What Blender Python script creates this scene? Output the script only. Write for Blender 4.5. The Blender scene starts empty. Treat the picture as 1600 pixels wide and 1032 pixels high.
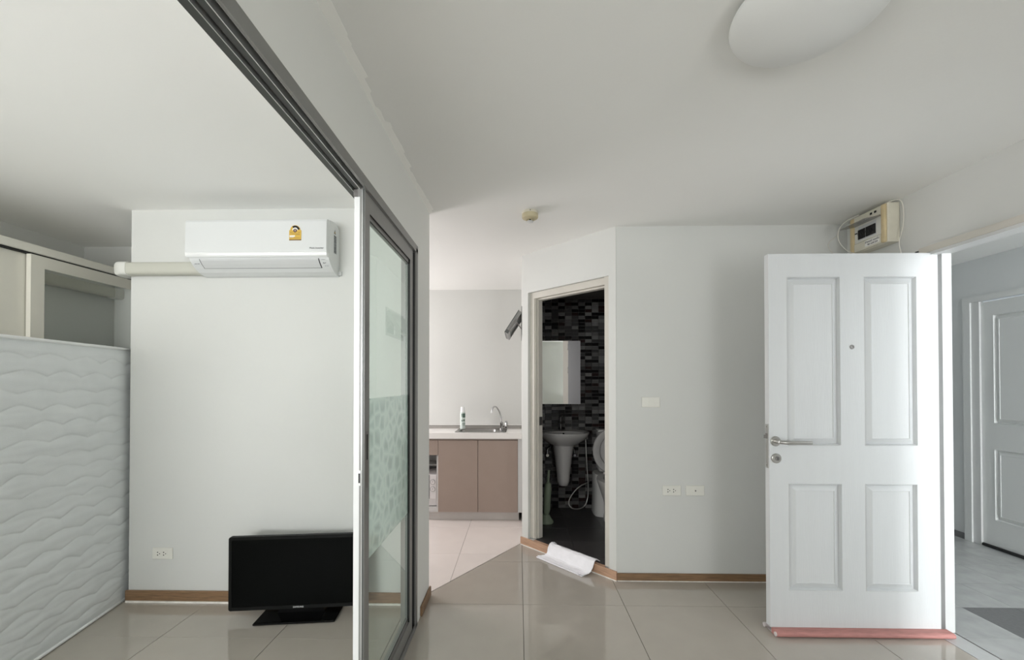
import bpy, bmesh, math, random
from math import sin, cos, pi, radians as R
from mathutils import Vector, Matrix, noise as mnoise
random.seed(7)
SC = bpy.context.scene
COL = SC.collection

# ------------------------------------------------------------------ camera, sky, lights, exposure
EYE = 1.3177
cd = bpy.data.cameras.new('camera'); cam = bpy.data.objects.new('camera', cd); COL.objects.link(cam)
cd.sensor_fit = 'HORIZONTAL'; cd.sensor_width = 36.0; cd.lens = 36.0*656.7/1600
cd.shift_x = 0.0021; cd.shift_y = 0.0479; cd.clip_start = 0.02
cam.location = (0, 0, EYE); cam.rotation_euler = (R(90.559), R(0.02), R(1.208))
SC.camera = cam

w = bpy.data.worlds.new('daylight_sky'); SC.world = w; w.use_nodes = True
bg = w.node_tree.nodes['Background']; bg.inputs[0].default_value = (0.80, 0.90, 1.0, 1); bg.inputs[1].default_value = 1.2

def area(name, loc, rot, sx, sy, energy, col):
    l = bpy.data.lights.new(name, 'AREA'); l.shape = 'RECTANGLE'; l.size = sx; l.size_y = sy
    l.energy = energy; l.color = col
    o = bpy.data.objects.new(name, l); COL.objects.link(o); o.location = loc; o.rotation_euler = rot
    return o
# daylight entering by each opening (all stand in the real window openings)
area('window_daylight_bedroom', (-1.95, -2.33, 1.35), (R(-90-48), 0, pi), 2.0, 1.5, 140, (0.985, 0.99, 0.985))
area('window_daylight_living', (1.645, -2.33, 1.05), (R(-90-42), 0, pi), 0.95, 2.0, 38, (0.99, 0.985, 0.97))
area('window_daylight_kitchen', (-2.33, 3.62, 1.55), (R(90), 0, R(-90)), 1.0, 1.2, 38, (1.0, 0.93, 0.935))
area('window_daylight_corridor', (3.28, -2.75, 1.5), (R(-90), 0, pi), 0.70, 1.8, 185, (0.96, 0.98, 1.0))
area('window_daylight_landing', (3.84, 0.40, 1.35), (R(90), 0, R(90)), 1.6, 1.5, 17, (0.95, 0.975, 1.0))

vs = SC.view_settings
vs.view_transform = 'Standard'; vs.look = 'None'; vs.gamma = 1.0; vs.use_curve_mapping = False; vs.exposure = 0.0
SC.cycles.diffuse_bounces = 8; SC.cycles.max_bounces = 14; SC.cycles.transparent_max_bounces = 16

# ------------------------------------------------------------------ materials
MATS = {}
def mat(name, col, rough=0.6, metal=0.0, spec=0.5, var=0.0, vscale=4.0, bump=0.0, bscale=60.0, stretch=(1, 1, 1), emit=None, rnd=0.0):
    m = bpy.data.materials.new(name); m.use_nodes = True; nt = m.node_tree; N = nt.nodes; L = nt.links
    b = N['Principled BSDF']
    b.inputs['Base Color'].default_value = (*col, 1); b.inputs['Roughness'].default_value = rough
    b.inputs['Metallic'].default_value = metal; b.inputs['Specular IOR Level'].default_value = spec
    if var or bump or rnd:
        tc = N.new('ShaderNodeTexCoord'); mp = N.new('ShaderNodeMapping'); mp.inputs['Scale'].default_value = stretch
        L.new(tc.outputs['Object'], mp.inputs['Vector'])
    out = None
    if var:
        nz = N.new('ShaderNodeTexNoise'); nz.inputs['Scale'].default_value = vscale; nz.inputs['Detail'].default_value = 5
        L.new(mp.outputs[0], nz.inputs['Vector'])
        rp = N.new('ShaderNodeValToRGB'); lo = [max(0, c*(1-var)) for c in col]; hi = [min(1, c*(1+var)) for c in col]
        rp.color_ramp.elements[0].position = 0.3; rp.color_ramp.elements[1].position = 0.7
        rp.color_ramp.elements[0].color = (*lo, 1); rp.color_ramp.elements[1].color = (*hi, 1)
        L.new(nz.outputs[0], rp.inputs[0]); out = rp.outputs[0]
    if rnd:
        oi = N.new('ShaderNodeObjectInfo'); hs = N.new('ShaderNodeHueSaturation')
        mr = N.new('ShaderNodeMapRange'); mr.inputs[3].default_value = 1-rnd; mr.inputs[4].default_value = 1+rnd
        L.new(oi.outputs['Random'], mr.inputs[0]); L.new(mr.outputs[0], hs.inputs['Value'])
        if out: L.new(out, hs.inputs['Color'])
        else: hs.inputs['Color'].default_value = (*col, 1)
        out = hs.outputs[0]
    if out: L.new(out, b.inputs['Base Color'])
    if bump:
        n2 = N.new('ShaderNodeTexNoise'); n2.inputs['Scale'].default_value = bscale; n2.inputs['Detail'].default_value = 4
        L.new(mp.outputs[0], n2.inputs['Vector'])
        bp = N.new('ShaderNodeBump'); bp.inputs['Strength'].default_value = bump; bp.inputs['Distance'].default_value = 0.004
        L.new(n2.outputs[0], bp.inputs['Height']); L.new(bp.outputs[0], b.inputs['Normal'])
    if emit:
        b.inputs['Emission Color'].default_value = (*emit[0], 1); b.inputs['Emission Strength'].default_value = emit[1]
    MATS[name] = m
    return m

M_wall = mat('white_wall_paint', (0.625, 0.632, 0.61), 0.7, var=0.018, vscale=1.6, bump=0.10, bscale=45)
M_fresh = mat('fresh_white_wall_paint', (0.80, 0.805, 0.775), 0.65, var=0.015, vscale=1.6, bump=0.10, bscale=45)
M_ceil = mat('white_ceiling_paint', (0.83, 0.832, 0.81), 0.8, var=0.015, vscale=1.3, bump=0.08, bscale=60)
M_ceilb = mat('lit_white_ceiling_paint', (0.93, 0.93, 0.915), 0.8, var=0.01, vscale=1.3, bump=0.08, bscale=60)  # same white ceiling paint, lightened to carry the bedroom's stronger light
M_smear = mat('overlapping_wall_paint', (0.94, 0.94, 0.91), 0.65, var=0.01, vscale=8)
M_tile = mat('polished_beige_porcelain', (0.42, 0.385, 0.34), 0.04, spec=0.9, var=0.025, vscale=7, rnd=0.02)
M_ktile = mat('polished_lit_porcelain', (0.80, 0.735, 0.70), 0.08, spec=0.55, var=0.02, vscale=7, rnd=0.02)  # same tile colour; the kitchen's brighter, pinkish light is put into it
M_grout = mat('dark_grout', (0.12, 0.11, 0.10), 0.9)
M_htile = mat('grey_corridor_tile', (0.43, 0.44, 0.435), 0.22, var=0.10, vscale=9, rnd=0.05)
M_htile2 = mat('charcoal_corridor_tile', (0.16, 0.16, 0.165), 0.35, var=0.12, vscale=60, rnd=0.04)
M_hwall = mat('grey_corridor_paint', (0.66, 0.675, 0.675), 0.75, var=0.03, vscale=2, bump=0.1)
M_hdoor = mat('grey_white_corridor_door', (0.68, 0.69, 0.68), 0.5, bump=0.12, bscale=30, stretch=(6, 6, 0.6))
M_sill = mat('white_threshold_stone', (0.50, 0.51, 0.51), 0.2, var=0.03, vscale=20)
M_wood = mat('oak_skirting', (0.225, 0.135, 0.072), 0.45, var=0.28, vscale=9, stretch=(1.2, 1.2, 22), bump=0.08, bscale=80)
M_wood2 = mat('pink_oak_skirting', (0.48, 0.30, 0.20), 0.45, var=0.18, vscale=9, stretch=(1.2, 1.2, 22))
M_caulk = mat('white_caulk', (0.80, 0.77, 0.72), 0.7, var=0.1, vscale=30)
M_frame = mat('painted_door_frame', (0.57, 0.545, 0.49), 0.45, var=0.03, vscale=5)
M_fwhite = mat('bright_white_jamb', (0.62, 0.625, 0.62), 0.4)
M_door = mat('white_moulded_door', (0.62, 0.635, 0.64), 0.42, var=0.015, vscale=3, bump=0.16, bscale=26, stretch=(7, 7, 0.5))
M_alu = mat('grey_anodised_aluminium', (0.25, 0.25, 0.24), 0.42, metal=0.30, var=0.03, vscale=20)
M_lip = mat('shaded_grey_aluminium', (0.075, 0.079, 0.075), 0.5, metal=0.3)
M_alud = mat('dark_aluminium_channel', (0.10, 0.105, 0.10), 0.45, metal=0.5)
M_alul = mat('bright_aluminium_edge', (0.72, 0.73, 0.72), 0.3, metal=0.7)
M_black = mat('black_rubber', (0.012, 0.012, 0.012), 0.6)
M_strip = mat('white_weather_strip', (0.76, 0.77, 0.77), 0.5)
M_steel = mat('brushed_steel', (0.50, 0.49, 0.47), 0.28, metal=1.0, bump=0.05, bscale=120)
M_dsteel = mat('dark_steel', (0.24, 0.23, 0.22), 0.4, metal=0.9)
M_chrome = mat('chrome', (0.46, 0.46, 0.46), 0.10, metal=1.0)
M_acw = mat('white_glossy_plastic', (0.68, 0.695, 0.695), 0.22)
M_acg = mat('pale_grey_plastic', (0.60, 0.61, 0.61), 0.35)
M_acs = mat('silver_strip_plastic', (0.92, 0.93, 0.93), 0.12, metal=0.25)
M_pipe = mat('ivory_pipe_cover', (0.51, 0.51, 0.45), 0.45)
M_pipe2 = mat('white_pipe_elbow', (0.66, 0.66, 0.625), 0.4)
M_plate = mat('ivory_switch_plastic', (0.72, 0.715, 0.66), 0.4)
M_hole = mat('dark_slot', (0.01, 0.01, 0.01), 0.8)
M_tv = mat('black_tv_plastic', (0.005, 0.0055, 0.005), 0.35, spec=0.12)
M_scr = mat('black_tv_screen', (0.0030, 0.0034, 0.0031), 0.30, spec=0.03)
M_tvb = mat('gloss_black_tv_stand', (0.004, 0.004, 0.004), 0.12, spec=0.12)
M_logo = mat('silver_lettering', (0.75, 0.75, 0.75), 0.4, metal=0.2)
M_txt = mat('grey_print', (0.14, 0.15, 0.16), 0.7)
M_gold = mat('gold_label', (0.62, 0.40, 0.06), 0.5)
M_goldt = mat('brown_label_print', (0.20, 0.12, 0.05), 0.6)
M_maroon = mat('maroon_label_print', (0.11, 0.05, 0.045), 0.6)
M_paper = mat('white_paper', (0.82, 0.81, 0.78), 0.7)
M_mattr = mat('white_quilted_fabric', (0.70, 0.725, 0.735), 0.85, var=0.02, vscale=12, bump=0.25, bscale=400)
M_mattp = mat('white_mattress_piping', (0.78, 0.79, 0.79), 0.7)
M_ward = mat('beige_laminate', (0.65, 0.63, 0.56), 0.4, var=0.02, vscale=6)
M_wardt = mat('cream_laminate_trim', (0.66, 0.645, 0.58), 0.4)
M_mirr = mat('mirror_silver', (0.86, 0.88, 0.86), 0.012, metal=1.0)
M_taupe = mat('taupe_cabinet_laminate', (0.34, 0.265, 0.225), 0.4, var=0.02, vscale=8)
M_gap = mat('brown_cabinet_inside', (0.26, 0.205, 0.175), 0.7)
M_edge = mat('taupe_grey_metal_edging', (0.37, 0.355, 0.33), 0.35, metal=0.3)
M_sink = mat('dull_sink_steel', (0.33, 0.325, 0.315), 0.25, metal=1.0)
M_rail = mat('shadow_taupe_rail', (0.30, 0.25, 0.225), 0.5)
M_top = mat('white_laminate_worktop', (0.84, 0.82, 0.80), 0.3)
M_plinth = mat('grey_white_plinth', (0.62, 0.585, 0.56), 0.5, var=0.03, vscale=8)
M_cubby = mat('grey_shelf_laminate', (0.60, 0.59, 0.58), 0.5)
M_mw = mat('white_microwave_plastic', (0.70, 0.67, 0.67), 0.35)
M_canw = mat('white_spray_cap', (0.85, 0.86, 0.86), 0.35)
M_cang = mat('pale_green_can', (0.62, 0.70, 0.66), 0.35)
M_canl = mat('dark_green_print', (0.08, 0.14, 0.11), 0.5)
M_cera = mat('white_ceramic', (0.57, 0.555, 0.54), 0.12)
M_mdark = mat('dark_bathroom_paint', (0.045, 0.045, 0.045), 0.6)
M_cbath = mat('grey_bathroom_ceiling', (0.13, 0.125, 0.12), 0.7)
M_mgrout = mat('grey_mosaic_grout', (0.20, 0.196, 0.19), 0.8)
MOS = [mat('black_mosaic', (0.007, 0.0065, 0.0065), 0.22, spec=0.18), mat('brown_black_mosaic', (0.024, 0.013, 0.012), 0.25, spec=0.18),
       mat('charcoal_mosaic', (0.045, 0.0435, 0.0425), 0.3, spec=0.2, bump=0.2, bscale=200), mat('grey_mosaic', (0.10, 0.097, 0.094), 0.3, spec=0.25),
       mat('light_grey_mosaic', (0.165, 0.160, 0.155), 0.3, spec=0.25)]
M_btile = mat('charcoal_bathroom_floor_tile', (0.042, 0.039, 0.039), 0.35, var=0.1, vscale=30, rnd=0.06)
M_green = mat('dull_green_plastic', (0.22, 0.27, 0.19), 0.45)
M_bleaf = mat('shaded_bathroom_door', (0.26, 0.265, 0.28), 0.4)  # white leaf standing in shade; the shade is painted in as grey
M_cloth = mat('white_cotton_cloth', (0.86, 0.85, 0.88), 0.9, var=0.03, vscale=25, bump=0.3, bscale=250)
M_yel = mat('yellowed_plastic', (0.60, 0.49, 0.29), 0.5, var=0.12, vscale=14)
M_cu = mat('cream_plastic', (0.66, 0.63, 0.53), 0.45, var=0.06, vscale=12)
M_smoke = mat('smoky_clear_plastic', (0.20, 0.19, 0.17), 0.2)
M_cable = mat('white_cable', (0.70, 0.68, 0.62), 0.5)
M_det = mat('ivory_detector_plastic', (0.52, 0.46, 0.30), 0.45)
M_lamp = mat('white_opal_glass', (0.80, 0.81, 0.80), 0.35)
M_seal = mat('dusty_pink_draught_strip', (0.44, 0.20, 0.18), 0.6, var=0.15, vscale=18, stretch=(1, 8, 8))
M_foam = mat('white_foam', (0.60, 0.56, 0.55), 0.8)

def glass_mat(name, tint, boost=1.0, rough=0.0):
    m = bpy.data.materials.new(name); m.use_nodes = True; nt = m.node_tree; N = nt.nodes; L = nt.links
    N.remove(N['Principled BSDF']); o = N['Material Output']
    t = N.new('ShaderNodeBsdfTransparent'); t.inputs[0].default_value = (*tint, 1)
    g = N.new('ShaderNodeBsdfGlossy'); g.inputs['Roughness'].default_value = rough
    lw = N.new('ShaderNodeFresnel'); lw.inputs['IOR'].default_value = 1.5*boost
    ge = N.new('ShaderNodeNewGeometry'); f = N.new('ShaderNodeMath'); f.operation = 'SUBTRACT'; f.use_clamp = True
    L.new(lw.outputs[0], f.inputs[0]); L.new(ge.outputs['Backfacing'], f.inputs[1])     # one reflection per pane, from the side it is seen
    mx = N.new('ShaderNodeMixShader'); L.new(f.outputs[0], mx.inputs[0]); L.new(t.outputs[0], mx.inputs[1]); L.new(g.outputs[0], mx.inputs[2])
    L.new(mx.outputs[0], o.inputs['Surface'])
    return m
M_glass = glass_mat('green_tinted_glass', (0.90, 0.95, 0.925))
M_fglass = mat('obscured_window_glass', (0.42, 0.47, 0.47), 0.15)

def film_mat():
    m = bpy.data.materials.new('frosted_leaf_film'); m.use_nodes = True; nt = m.node_tree; N = nt.nodes; L = nt.links
    N.remove(N['Principled BSDF']); o = N['Material Output']
    tc = N.new('ShaderNodeTexCoord'); mp = N.new('ShaderNodeMapping'); mp.inputs['Scale'].default_value = (0, 15, 15)
    L.new(tc.outputs['Object'], mp.inputs['Vector'])
    v = N.new('ShaderNodeTexVoronoi'); v.feature = 'DISTANCE_TO_EDGE'; v.inputs['Scale'].default_value = 1.0; v.inputs['Randomness'].default_value = 0.75
    L.new(mp.outputs[0], v.inputs['Vector'])
    rp = N.new('ShaderNodeValToRGB'); e = rp.color_ramp.elements
    e[0].position = 0.02; e[0].color = (0.80, 0.86, 0.84, 1); e[1].position = 0.30; e[1].color = (0.60, 0.68, 0.65, 1)
    L.new(v.outputs['Distance'], rp.inputs[0])
    d = N.new('ShaderNodeBsdfDiffuse'); tl = N.new('ShaderNodeBsdfTranslucent')
    L.new(rp.outputs[0], d.inputs[0]); L.new(rp.outputs[0], tl.inputs[0])
    m1 = N.new('ShaderNodeMixShader'); m1.inputs[0].default_value = 0.62; L.new(d.outputs[0], m1.inputs[1]); L.new(tl.outputs[0], m1.inputs[2])
    t = N.new('ShaderNodeBsdfTransparent'); t.inputs[0].default_value = (0.9, 0.96, 0.94, 1)
    m2 = N.new('ShaderNodeMixShader'); m2.inputs[0].default_value = 0.42; L.new(m1.outputs[0], m2.inputs[1]); L.new(t.outputs[0], m2.inputs[2])
    g = N.new('ShaderNodeBsdfGlossy'); g.inputs['Roughness'].default_value = 0.08
    lw = N.new('ShaderNodeFresnel'); lw.inputs['IOR'].default_value = 1.5
    ge = N.new('ShaderNodeNewGeometry'); f = N.new('ShaderNodeMath'); f.operation = 'SUBTRACT'; f.use_clamp = True
    L.new(lw.outputs[0], f.inputs[0]); L.new(ge.outputs['Backfacing'], f.inputs[1])
    m3 = N.new('ShaderNodeMixShader'); L.new(f.outputs[0], m3.inputs[0]); L.new(m2.outputs[0], m3.inputs[1]); L.new(g.outputs[0], m3.inputs[2])
    L.new(m3.outputs[0], o.inputs['Surface'])
    return m
M_film = film_mat()

# ------------------------------------------------------------------ mesh helpers
def box(bm, a, b, bev=0.0, seg=1):
    x0, y0, z0 = [min(p, q) for p, q in zip(a, b)]; x1, y1, z1 = [max(p, q) for p, q in zip(a, b)]
    vs_ = [bm.verts.new(p) for p in ((x0, y0, z0), (x1, y0, z0), (x1, y1, z0), (x0, y1, z0), (x0, y0, z1), (x1, y0, z1), (x1, y1, z1), (x0, y1, z1))]
    fs = [bm.faces.new([vs_[i] for i in q]) for q in ((3, 2, 1, 0), (4, 5, 6, 7), (0, 1, 5, 4), (1, 2, 6, 5), (2, 3, 7, 6), (3, 0, 4, 7))]
    if bev:
        es = list({e for f in fs for e in f.edges})
        bmesh.ops.bevel(bm, geom=es, offset=bev, segments=seg, affect='EDGES', profile=0.5)
    return bm
def prism(bm, pts, axis, t0, t1):
    """polygon pts (2-D) swept along an axis ('x','y','z') from t0 to t1"""
    def P(p, t): return {'x': (t, p[0], p[1]), 'y': (p[0], t, p[1]), 'z': (p[0], p[1], t)}[axis]
    A = [bm.verts.new(P(p, t0)) for p in pts]; B = [bm.verts.new(P(p, t1)) for p in pts]
    n = len(pts)
    fs = [bm.faces.new(A), bm.faces.new(B)] + [bm.faces.new((A[i], A[(i+1) % n], B[(i+1) % n], B[i])) for i in range(n)]
    bmesh.ops.recalc_face_normals(bm, faces=fs)
    return bm
def rings(bm, loops, cap0=True, cap1=True):
    V = [[bm.verts.new(p) for p in L] for L in loops]; n = len(V[0]); fs = []
    for a, b in zip(V, V[1:]):
        fs += [bm.faces.new((a[i], a[(i+1) % n], b[(i+1) % n], b[i])) for i in range(n)]
    if cap0: fs.append(bm.faces.new(V[0]))
    if cap1: fs.append(bm.faces.new(V[-1]))
    bmesh.ops.recalc_face_normals(bm, faces=fs)
    return bm
def lathe(bm, prof, c, axis='z', n=28, cap0=True, cap1=True):
    """prof: (radius, height) list about an axis through c"""
    L = []
    for r, h in prof:
        r = max(r, 1e-4)
        l = []
        for i in range(n):
            a = 2*pi*i/n; u, v = r*cos(a), r*sin(a)
            l.append({'z': (c[0]+u, c[1]+v, c[2]+h), 'y': (c[0]+u, c[1]+h, c[2]+v), 'x': (c[0]+h, c[1]+u, c[2]+v)}[axis])
        L.append(l)
    return rings(bm, L, cap0, cap1)
def tube(bm, pts, r, n=10, smooth=0):
    P = [Vector(p) for p in pts]
    for _ in range(smooth):
        Q = [P[0]]
        for a, b in zip(P, P[1:]): Q += [a*0.75+b*0.25, a*0.25+b*0.75]
        Q.append(P[-1]); P = Q
    rr = r if isinstance(r, (list, tuple)) else None
    L = []; up = None
    for i, p in enumerate(P):
        t = (P[min(i+1, len(P)-1)]-P[max(i-1, 0)]).normalized()
        if up is None: up = t.orthogonal().normalized()
        up = (up-t*up.dot(t)).normalized(); s = t.cross(up)
        k = i/(len(P)-1)
        rad = r if rr is None else rr[0]*(1-k)+rr[1]*k
        L.append([p+(up*cos(2*pi*j/n)+s*sin(2*pi*j/n))*rad for j in range(n)])
    return rings(bm, L)
def obj(name, bm, m, parent=None, smooth=False, kind=None, auto=None):
    me = bpy.data.meshes.new(name); bm.normal_update(); bm.to_mesh(me); bm.free()
    o = bpy.data.objects.new(name, me); COL.objects.link(o)
    for mm in (m if isinstance(m, (list, tuple)) else [m]): me.materials.append(mm)
    if smooth:
        for p in me.polygons: p.use_smooth = True
        if auto: me.set_sharp_from_angle(angle=R(auto))
    if parent:
        o.parent = parent
        o.matrix_parent_inverse = parent.matrix_world.inverted() if parent.type != 'EMPTY' else Matrix.Translation(-parent.location) if parent.rotation_euler[2] == 0 else (Matrix.Translation(parent.location) @ parent.rotation_euler.to_matrix().to_4x4()).inverted()
    if kind: o['kind'] = kind
    return o
def NB(): return bmesh.new()
def tag(o, label, cat, group=None):
    o['label'] = label; o['category'] = cat
    if group: o['group'] = group
    return o
def thing(name, label, cat, loc, group=None):
    o = bpy.data.objects.new(name, None); COL.objects.link(o); o.location = loc; o.empty_display_size = 0.05
    return tag(o, label, cat, group)
def struct(name, bm, m, parent=None, label=None):
    o = obj(name, bm, m, parent)
    if parent is None: o['kind'] = 'structure'
    if label: o['label'] = label
    return o
def bx(name, a, b, m, parent=None, bev=0.0, seg=1, smooth=False):
    return obj(name, box(NB(), a, b, bev, seg), m, parent, smooth)
def text(name, body, size, m, parent, mw, depth=0.0004):
    cu = bpy.data.curves.new(name, 'FONT'); cu.body = body; cu.size = size; cu.align_x = 'CENTER'; cu.align_y = 'CENTER'; cu.extrude = depth
    cu.resolution_u = 3
    t = bpy.data.objects.new(name+'_curve', cu); COL.objects.link(t)
    bpy.context.view_layer.update()
    me = bpy.data.meshes.new_from_object(t.evaluated_get(bpy.context.evaluated_depsgraph_get()))
    bpy.data.objects.remove(t)
    me.transform(mw); me.materials.clear(); me.materials.append(m); me.name = name
    o = bpy.data.objects.new(name, me); COL.objects.link(o)
    if parent:
        o.parent = parent; o.matrix_parent_inverse = Matrix.Translation(-parent.location) if parent.type == 'EMPTY' else Matrix()
    return o
FACE_CAM = lambda x, y, z: Matrix.Translation((x, y, z)) @ Matrix.Rotation(pi/2, 4, 'X')    # text facing -Y

# ------------------------------------------------------------------ dimensions
H = 2.372
XP0, XP1 = -0.636, -0.556       # partition between bedroom and living room
YA = 2.50                        # air-conditioner wall
YB = 2.832                       # living room back wall
XR = 2.185                       # living room right wall
YK = 4.52                        # kitchen back wall
YW = -2.25                       # window wall behind the camera
CX, CY = 0.03, 3.45              # left end of the 45 degree bathroom wall
D = Vector((1, -1, 0)).normalized(); Nn = Vector((1, 1, 0)).normalized()
def BW(s, n, z): return Vector((CX, CY, z)) + D*s + Nn*n     # along / into the angled wall
def bwbox(bm, s0, s1, n0, n1, z0, z1):
    L = [[BW(s, n, z) for s, n in ((s0, n0), (s1, n0), (s1, n1), (s0, n1))] for z in (z0, z1)]
    return rings(bm, L)

# ------------------------------------------------------------------ floor
fl = struct('floor', box(NB(), (-3.5, -2.4, -0.10), (2.20, 4.62, -0.006)), M_grout)
A1, B1 = Vector((-0.551, 2.657)), Vector((0.0135, 3.463)); DV = (B1-A1).normalized(); DN = Vector((DV.y, -DV.x))   # towards the living room
def clip(poly, p, n):
    out = []
    for a, b in zip(poly, poly[1:]+poly[:1]):
        da, db = (Vector(a)-p).dot(n), (Vector(b)-p).dot(n)
        if da >= 0: out.append(a)
        if (da > 0 > db) or (da < 0 < db):
            t = da/(da-db); out.append((a[0]+(b[0]-a[0])*t, a[1]+(b[1]-a[1])*t))
    return out
def tiles(x0, y0, step, region, planes, m, parent, gx, gy, ztop=0.0, thick=0.008, pick=None):
    xa, xb, ya, yb = region; cache = {}
    i0 = math.floor((xa-x0)/step); j0 = math.floor((ya-y0)/step)
    for i in range(i0, i0+60):
        for j in range(j0, j0+60):
            a, b, c_, d_ = x0+i*step+gx/2, x0+(i+1)*step-gx/2, y0+j*step+gy/2, y0+(j+1)*step-gy/2
            if a > xb or c_ > yb: break
            poly = [(max(a, xa), max(c_, ya)), (min(b, xb), max(c_, ya)), (min(b, xb), min(d_, yb)), (max(a, xa), min(d_, yb))]
            if poly[1][0]-poly[0][0] < 0.01 or poly[2][1]-poly[1][1] < 0.01: continue
            for p, n in planes:
                poly = clip(poly, p, n)
                if len(poly) < 3: break
            if len(poly) < 3: continue
            area_ = abs(sum(u[0]*v[1]-v[0]*u[1] for u, v in zip(poly, poly[1:]+poly[:1])))/2
            if area_ < 2e-4: continue
            mm = pick(i, j) if pick else m
            o_ = Vector((sum(p[0] for p in poly)/len(poly), sum(p[1] for p in poly)/len(poly)))
            key = (tuple((round(p[0]-o_[0], 4), round(p[1]-o_[1], 4)) for p in poly), mm.name)
            if key not in cache:
                bm = NB(); P = [(p[0]-o_[0], p[1]-o_[1]) for p in poly]
                Q = [((p[0])*(1-0.0012), (p[1])*(1-0.0012)) for p in P]
                rings(bm, [[(*p, -thick) for p in P], [(*p, -0.0006) for p in P], [(*p, 0) for p in Q]])
                me = bpy.data.meshes.new('tile'); bm.to_mesh(me); bm.free(); me.materials.append(mm); cache[key] = me
            o = bpy.data.objects.new('tile', cache[key]); COL.objects.link(o); o.location = (o_[0], o_[1], ztop)
            o.parent = parent
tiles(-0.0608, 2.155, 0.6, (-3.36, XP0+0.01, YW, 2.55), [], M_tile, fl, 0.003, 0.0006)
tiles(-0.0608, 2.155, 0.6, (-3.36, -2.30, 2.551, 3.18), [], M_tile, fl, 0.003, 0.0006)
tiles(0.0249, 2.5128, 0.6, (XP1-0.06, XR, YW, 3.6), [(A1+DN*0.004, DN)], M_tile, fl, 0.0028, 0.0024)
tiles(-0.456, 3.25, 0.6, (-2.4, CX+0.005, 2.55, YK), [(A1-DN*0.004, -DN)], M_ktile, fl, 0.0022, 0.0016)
struct('trim_1', box(NB(), (XP0, -0.95, -0.02), (XP1, 2.29, -0.001)), M_alud, label='dark channel under the sliding door track')

fh = struct('floor_corridor', box(NB(), (2.20, -3.2, -0.10), (4.0, 7.2, -0.004)), M_grout)
tiles(2.60, 2.536, 0.30, (2.292, 3.77, -3.0, 7.0), [], M_htile, fh, 0.002, 0.002,
      pick=lambda i, j: M_htile2 if (i in (0, 1, 2) and j in (-1, -4, -7)) else M_htile)
struct('trim_2', box(NB(), (XR+0.002, 1.30, -0.02), (2.290, 2.31, 0.001)), M_sill, label='white stone threshold under the entrance door')

fb = struct('floor_bathroom', prism(NB(), [BW(0.02, 0.03, 0)[:2], BW(0.86, 0.03, 0)[:2], (0.70, 2.94), (1.6, 2.94), (1.6, 4.25), (0.12, 4.25), (0.12, 3.46)], 'z', -0.02, 0.056), M_grout)
tiles(0.12, 4.25, 0.30, (0.12, 1.60, 2.94, 4.25), [(Vector(BW(0, 0.10, 0)[:2]), Nn.to_2d())], M_btile, fb, 0.003, 0.003, ztop=0.063)

# ------------------------------------------------------------------ walls and ceilings
struct('ceiling', prism(NB(), [(-0.596, YW-0.2), (2.30, YW-0.2), (2.30, 3.30), (0.08, 3.50), (-0.596, 3.30)], 'z', H, H+0.12), M_ceil)
struct('ceiling_bedroom', prism(NB(), [(-3.5, YW-0.2), (-0.5965, YW-0.2), (-0.5965, 2.56), (-2.30, 2.56), (-2.30, 3.30), (-3.5, 3.30)], 'z', H, H+0.12), M_ceilb)
struct('ceiling_kitchen_front', box(NB(), (-2.299, 2.561, H), (-0.5965, 3.30, H+0.12)), M_ceil)
bm = NB(); L = [[(-3.5, 3.30, H), (0.10, 3.30, H), (0.10, YK+0.1, 2.322), (-3.5, YK+0.1, 2.322)]]; L.append([(p[0], p[1], H+0.12) for p in L[0]])
struct('ceiling_kitchen', rings(bm, L), M_ceil)
struct('ceiling_corridor', box(NB(), (2.285, -3.2, 2.34), (4.0, 7.2, 2.46)), M_ceil)
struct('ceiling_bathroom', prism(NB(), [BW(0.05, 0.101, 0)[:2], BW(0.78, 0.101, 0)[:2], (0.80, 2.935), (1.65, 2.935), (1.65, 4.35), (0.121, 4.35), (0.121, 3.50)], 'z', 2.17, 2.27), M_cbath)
# jagged band of wall paint that ran on to the ceiling beside the partition
bm = NB(); pts = []; y = -0.6
while y < 2.58:
    pts.append((XP1+0.020+0.018*random.random()+0.012*mnoise.noise(Vector((y*3, 0, 0))), y)); y += random.uniform(0.02, 0.13)
    pts.append((pts[-1][0]+random.uniform(-0.008, 0.008), min(y, 2.58))); y += 0.01
prism(bm, [(XP1, -0.6)]+pts+[(XP1, 2.58)], 'z', H-0.0015, H+0.001)
obj('paint_smear', bm, M_smear, bpy.data.objects['ceiling'])

bm = NB(); box(bm, (-2.355, YA, -0.02), (XP0+0.002, 2.599, H+0.02)); box(bm, (-2.355, 2.60, -0.02), (-2.255, 3.27, H+0.02))
struct('wall_back_bedroom', bm, M_wall)
struct('wall_back_alcove', box(NB(), (-3.46, 3.17, -0.02), (-2.30, 3.27, H+0.02)), M_wall)
struct('wall_left', box(NB(), (-3.46, YW-0.1, -0.02), (-3.36, 3.27, H+0.02)), M_wall)
bm = NB(); box(bm, (XP0, YW, 2.0635), (XP1, 2.60, H+0.02)); box(bm, (XP0, 2.291, -0.02), (XP1, 2.60, 2.0635)); box(bm, (XP0, YW, -0.02), (XP1, -0.95, 2.0635))
struct('wall_partition', bm, M_fresh)
# window wall behind the camera
bm = NB()
box(bm, (-3.46, YW-0.12, -0.02), (-2.95, YW, H+0.02)); box(bm, (-2.95, YW-0.12, -0.02), (-0.95, YW, 0.70)); box(bm, (-2.95, YW-0.12, 2.2), (-0.95, YW, H+0.02))
box(bm, (-0.95, YW-0.12, -0.02), (1.16, YW, H+0.02)); box(bm, (1.16, YW-0.12, 2.15), (2.12, YW, H+0.02)); box(bm, (2.12, YW-0.12, -0.02), (2.30, YW, H+0.02))
struct('wall_front', bm, M_wall)
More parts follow.
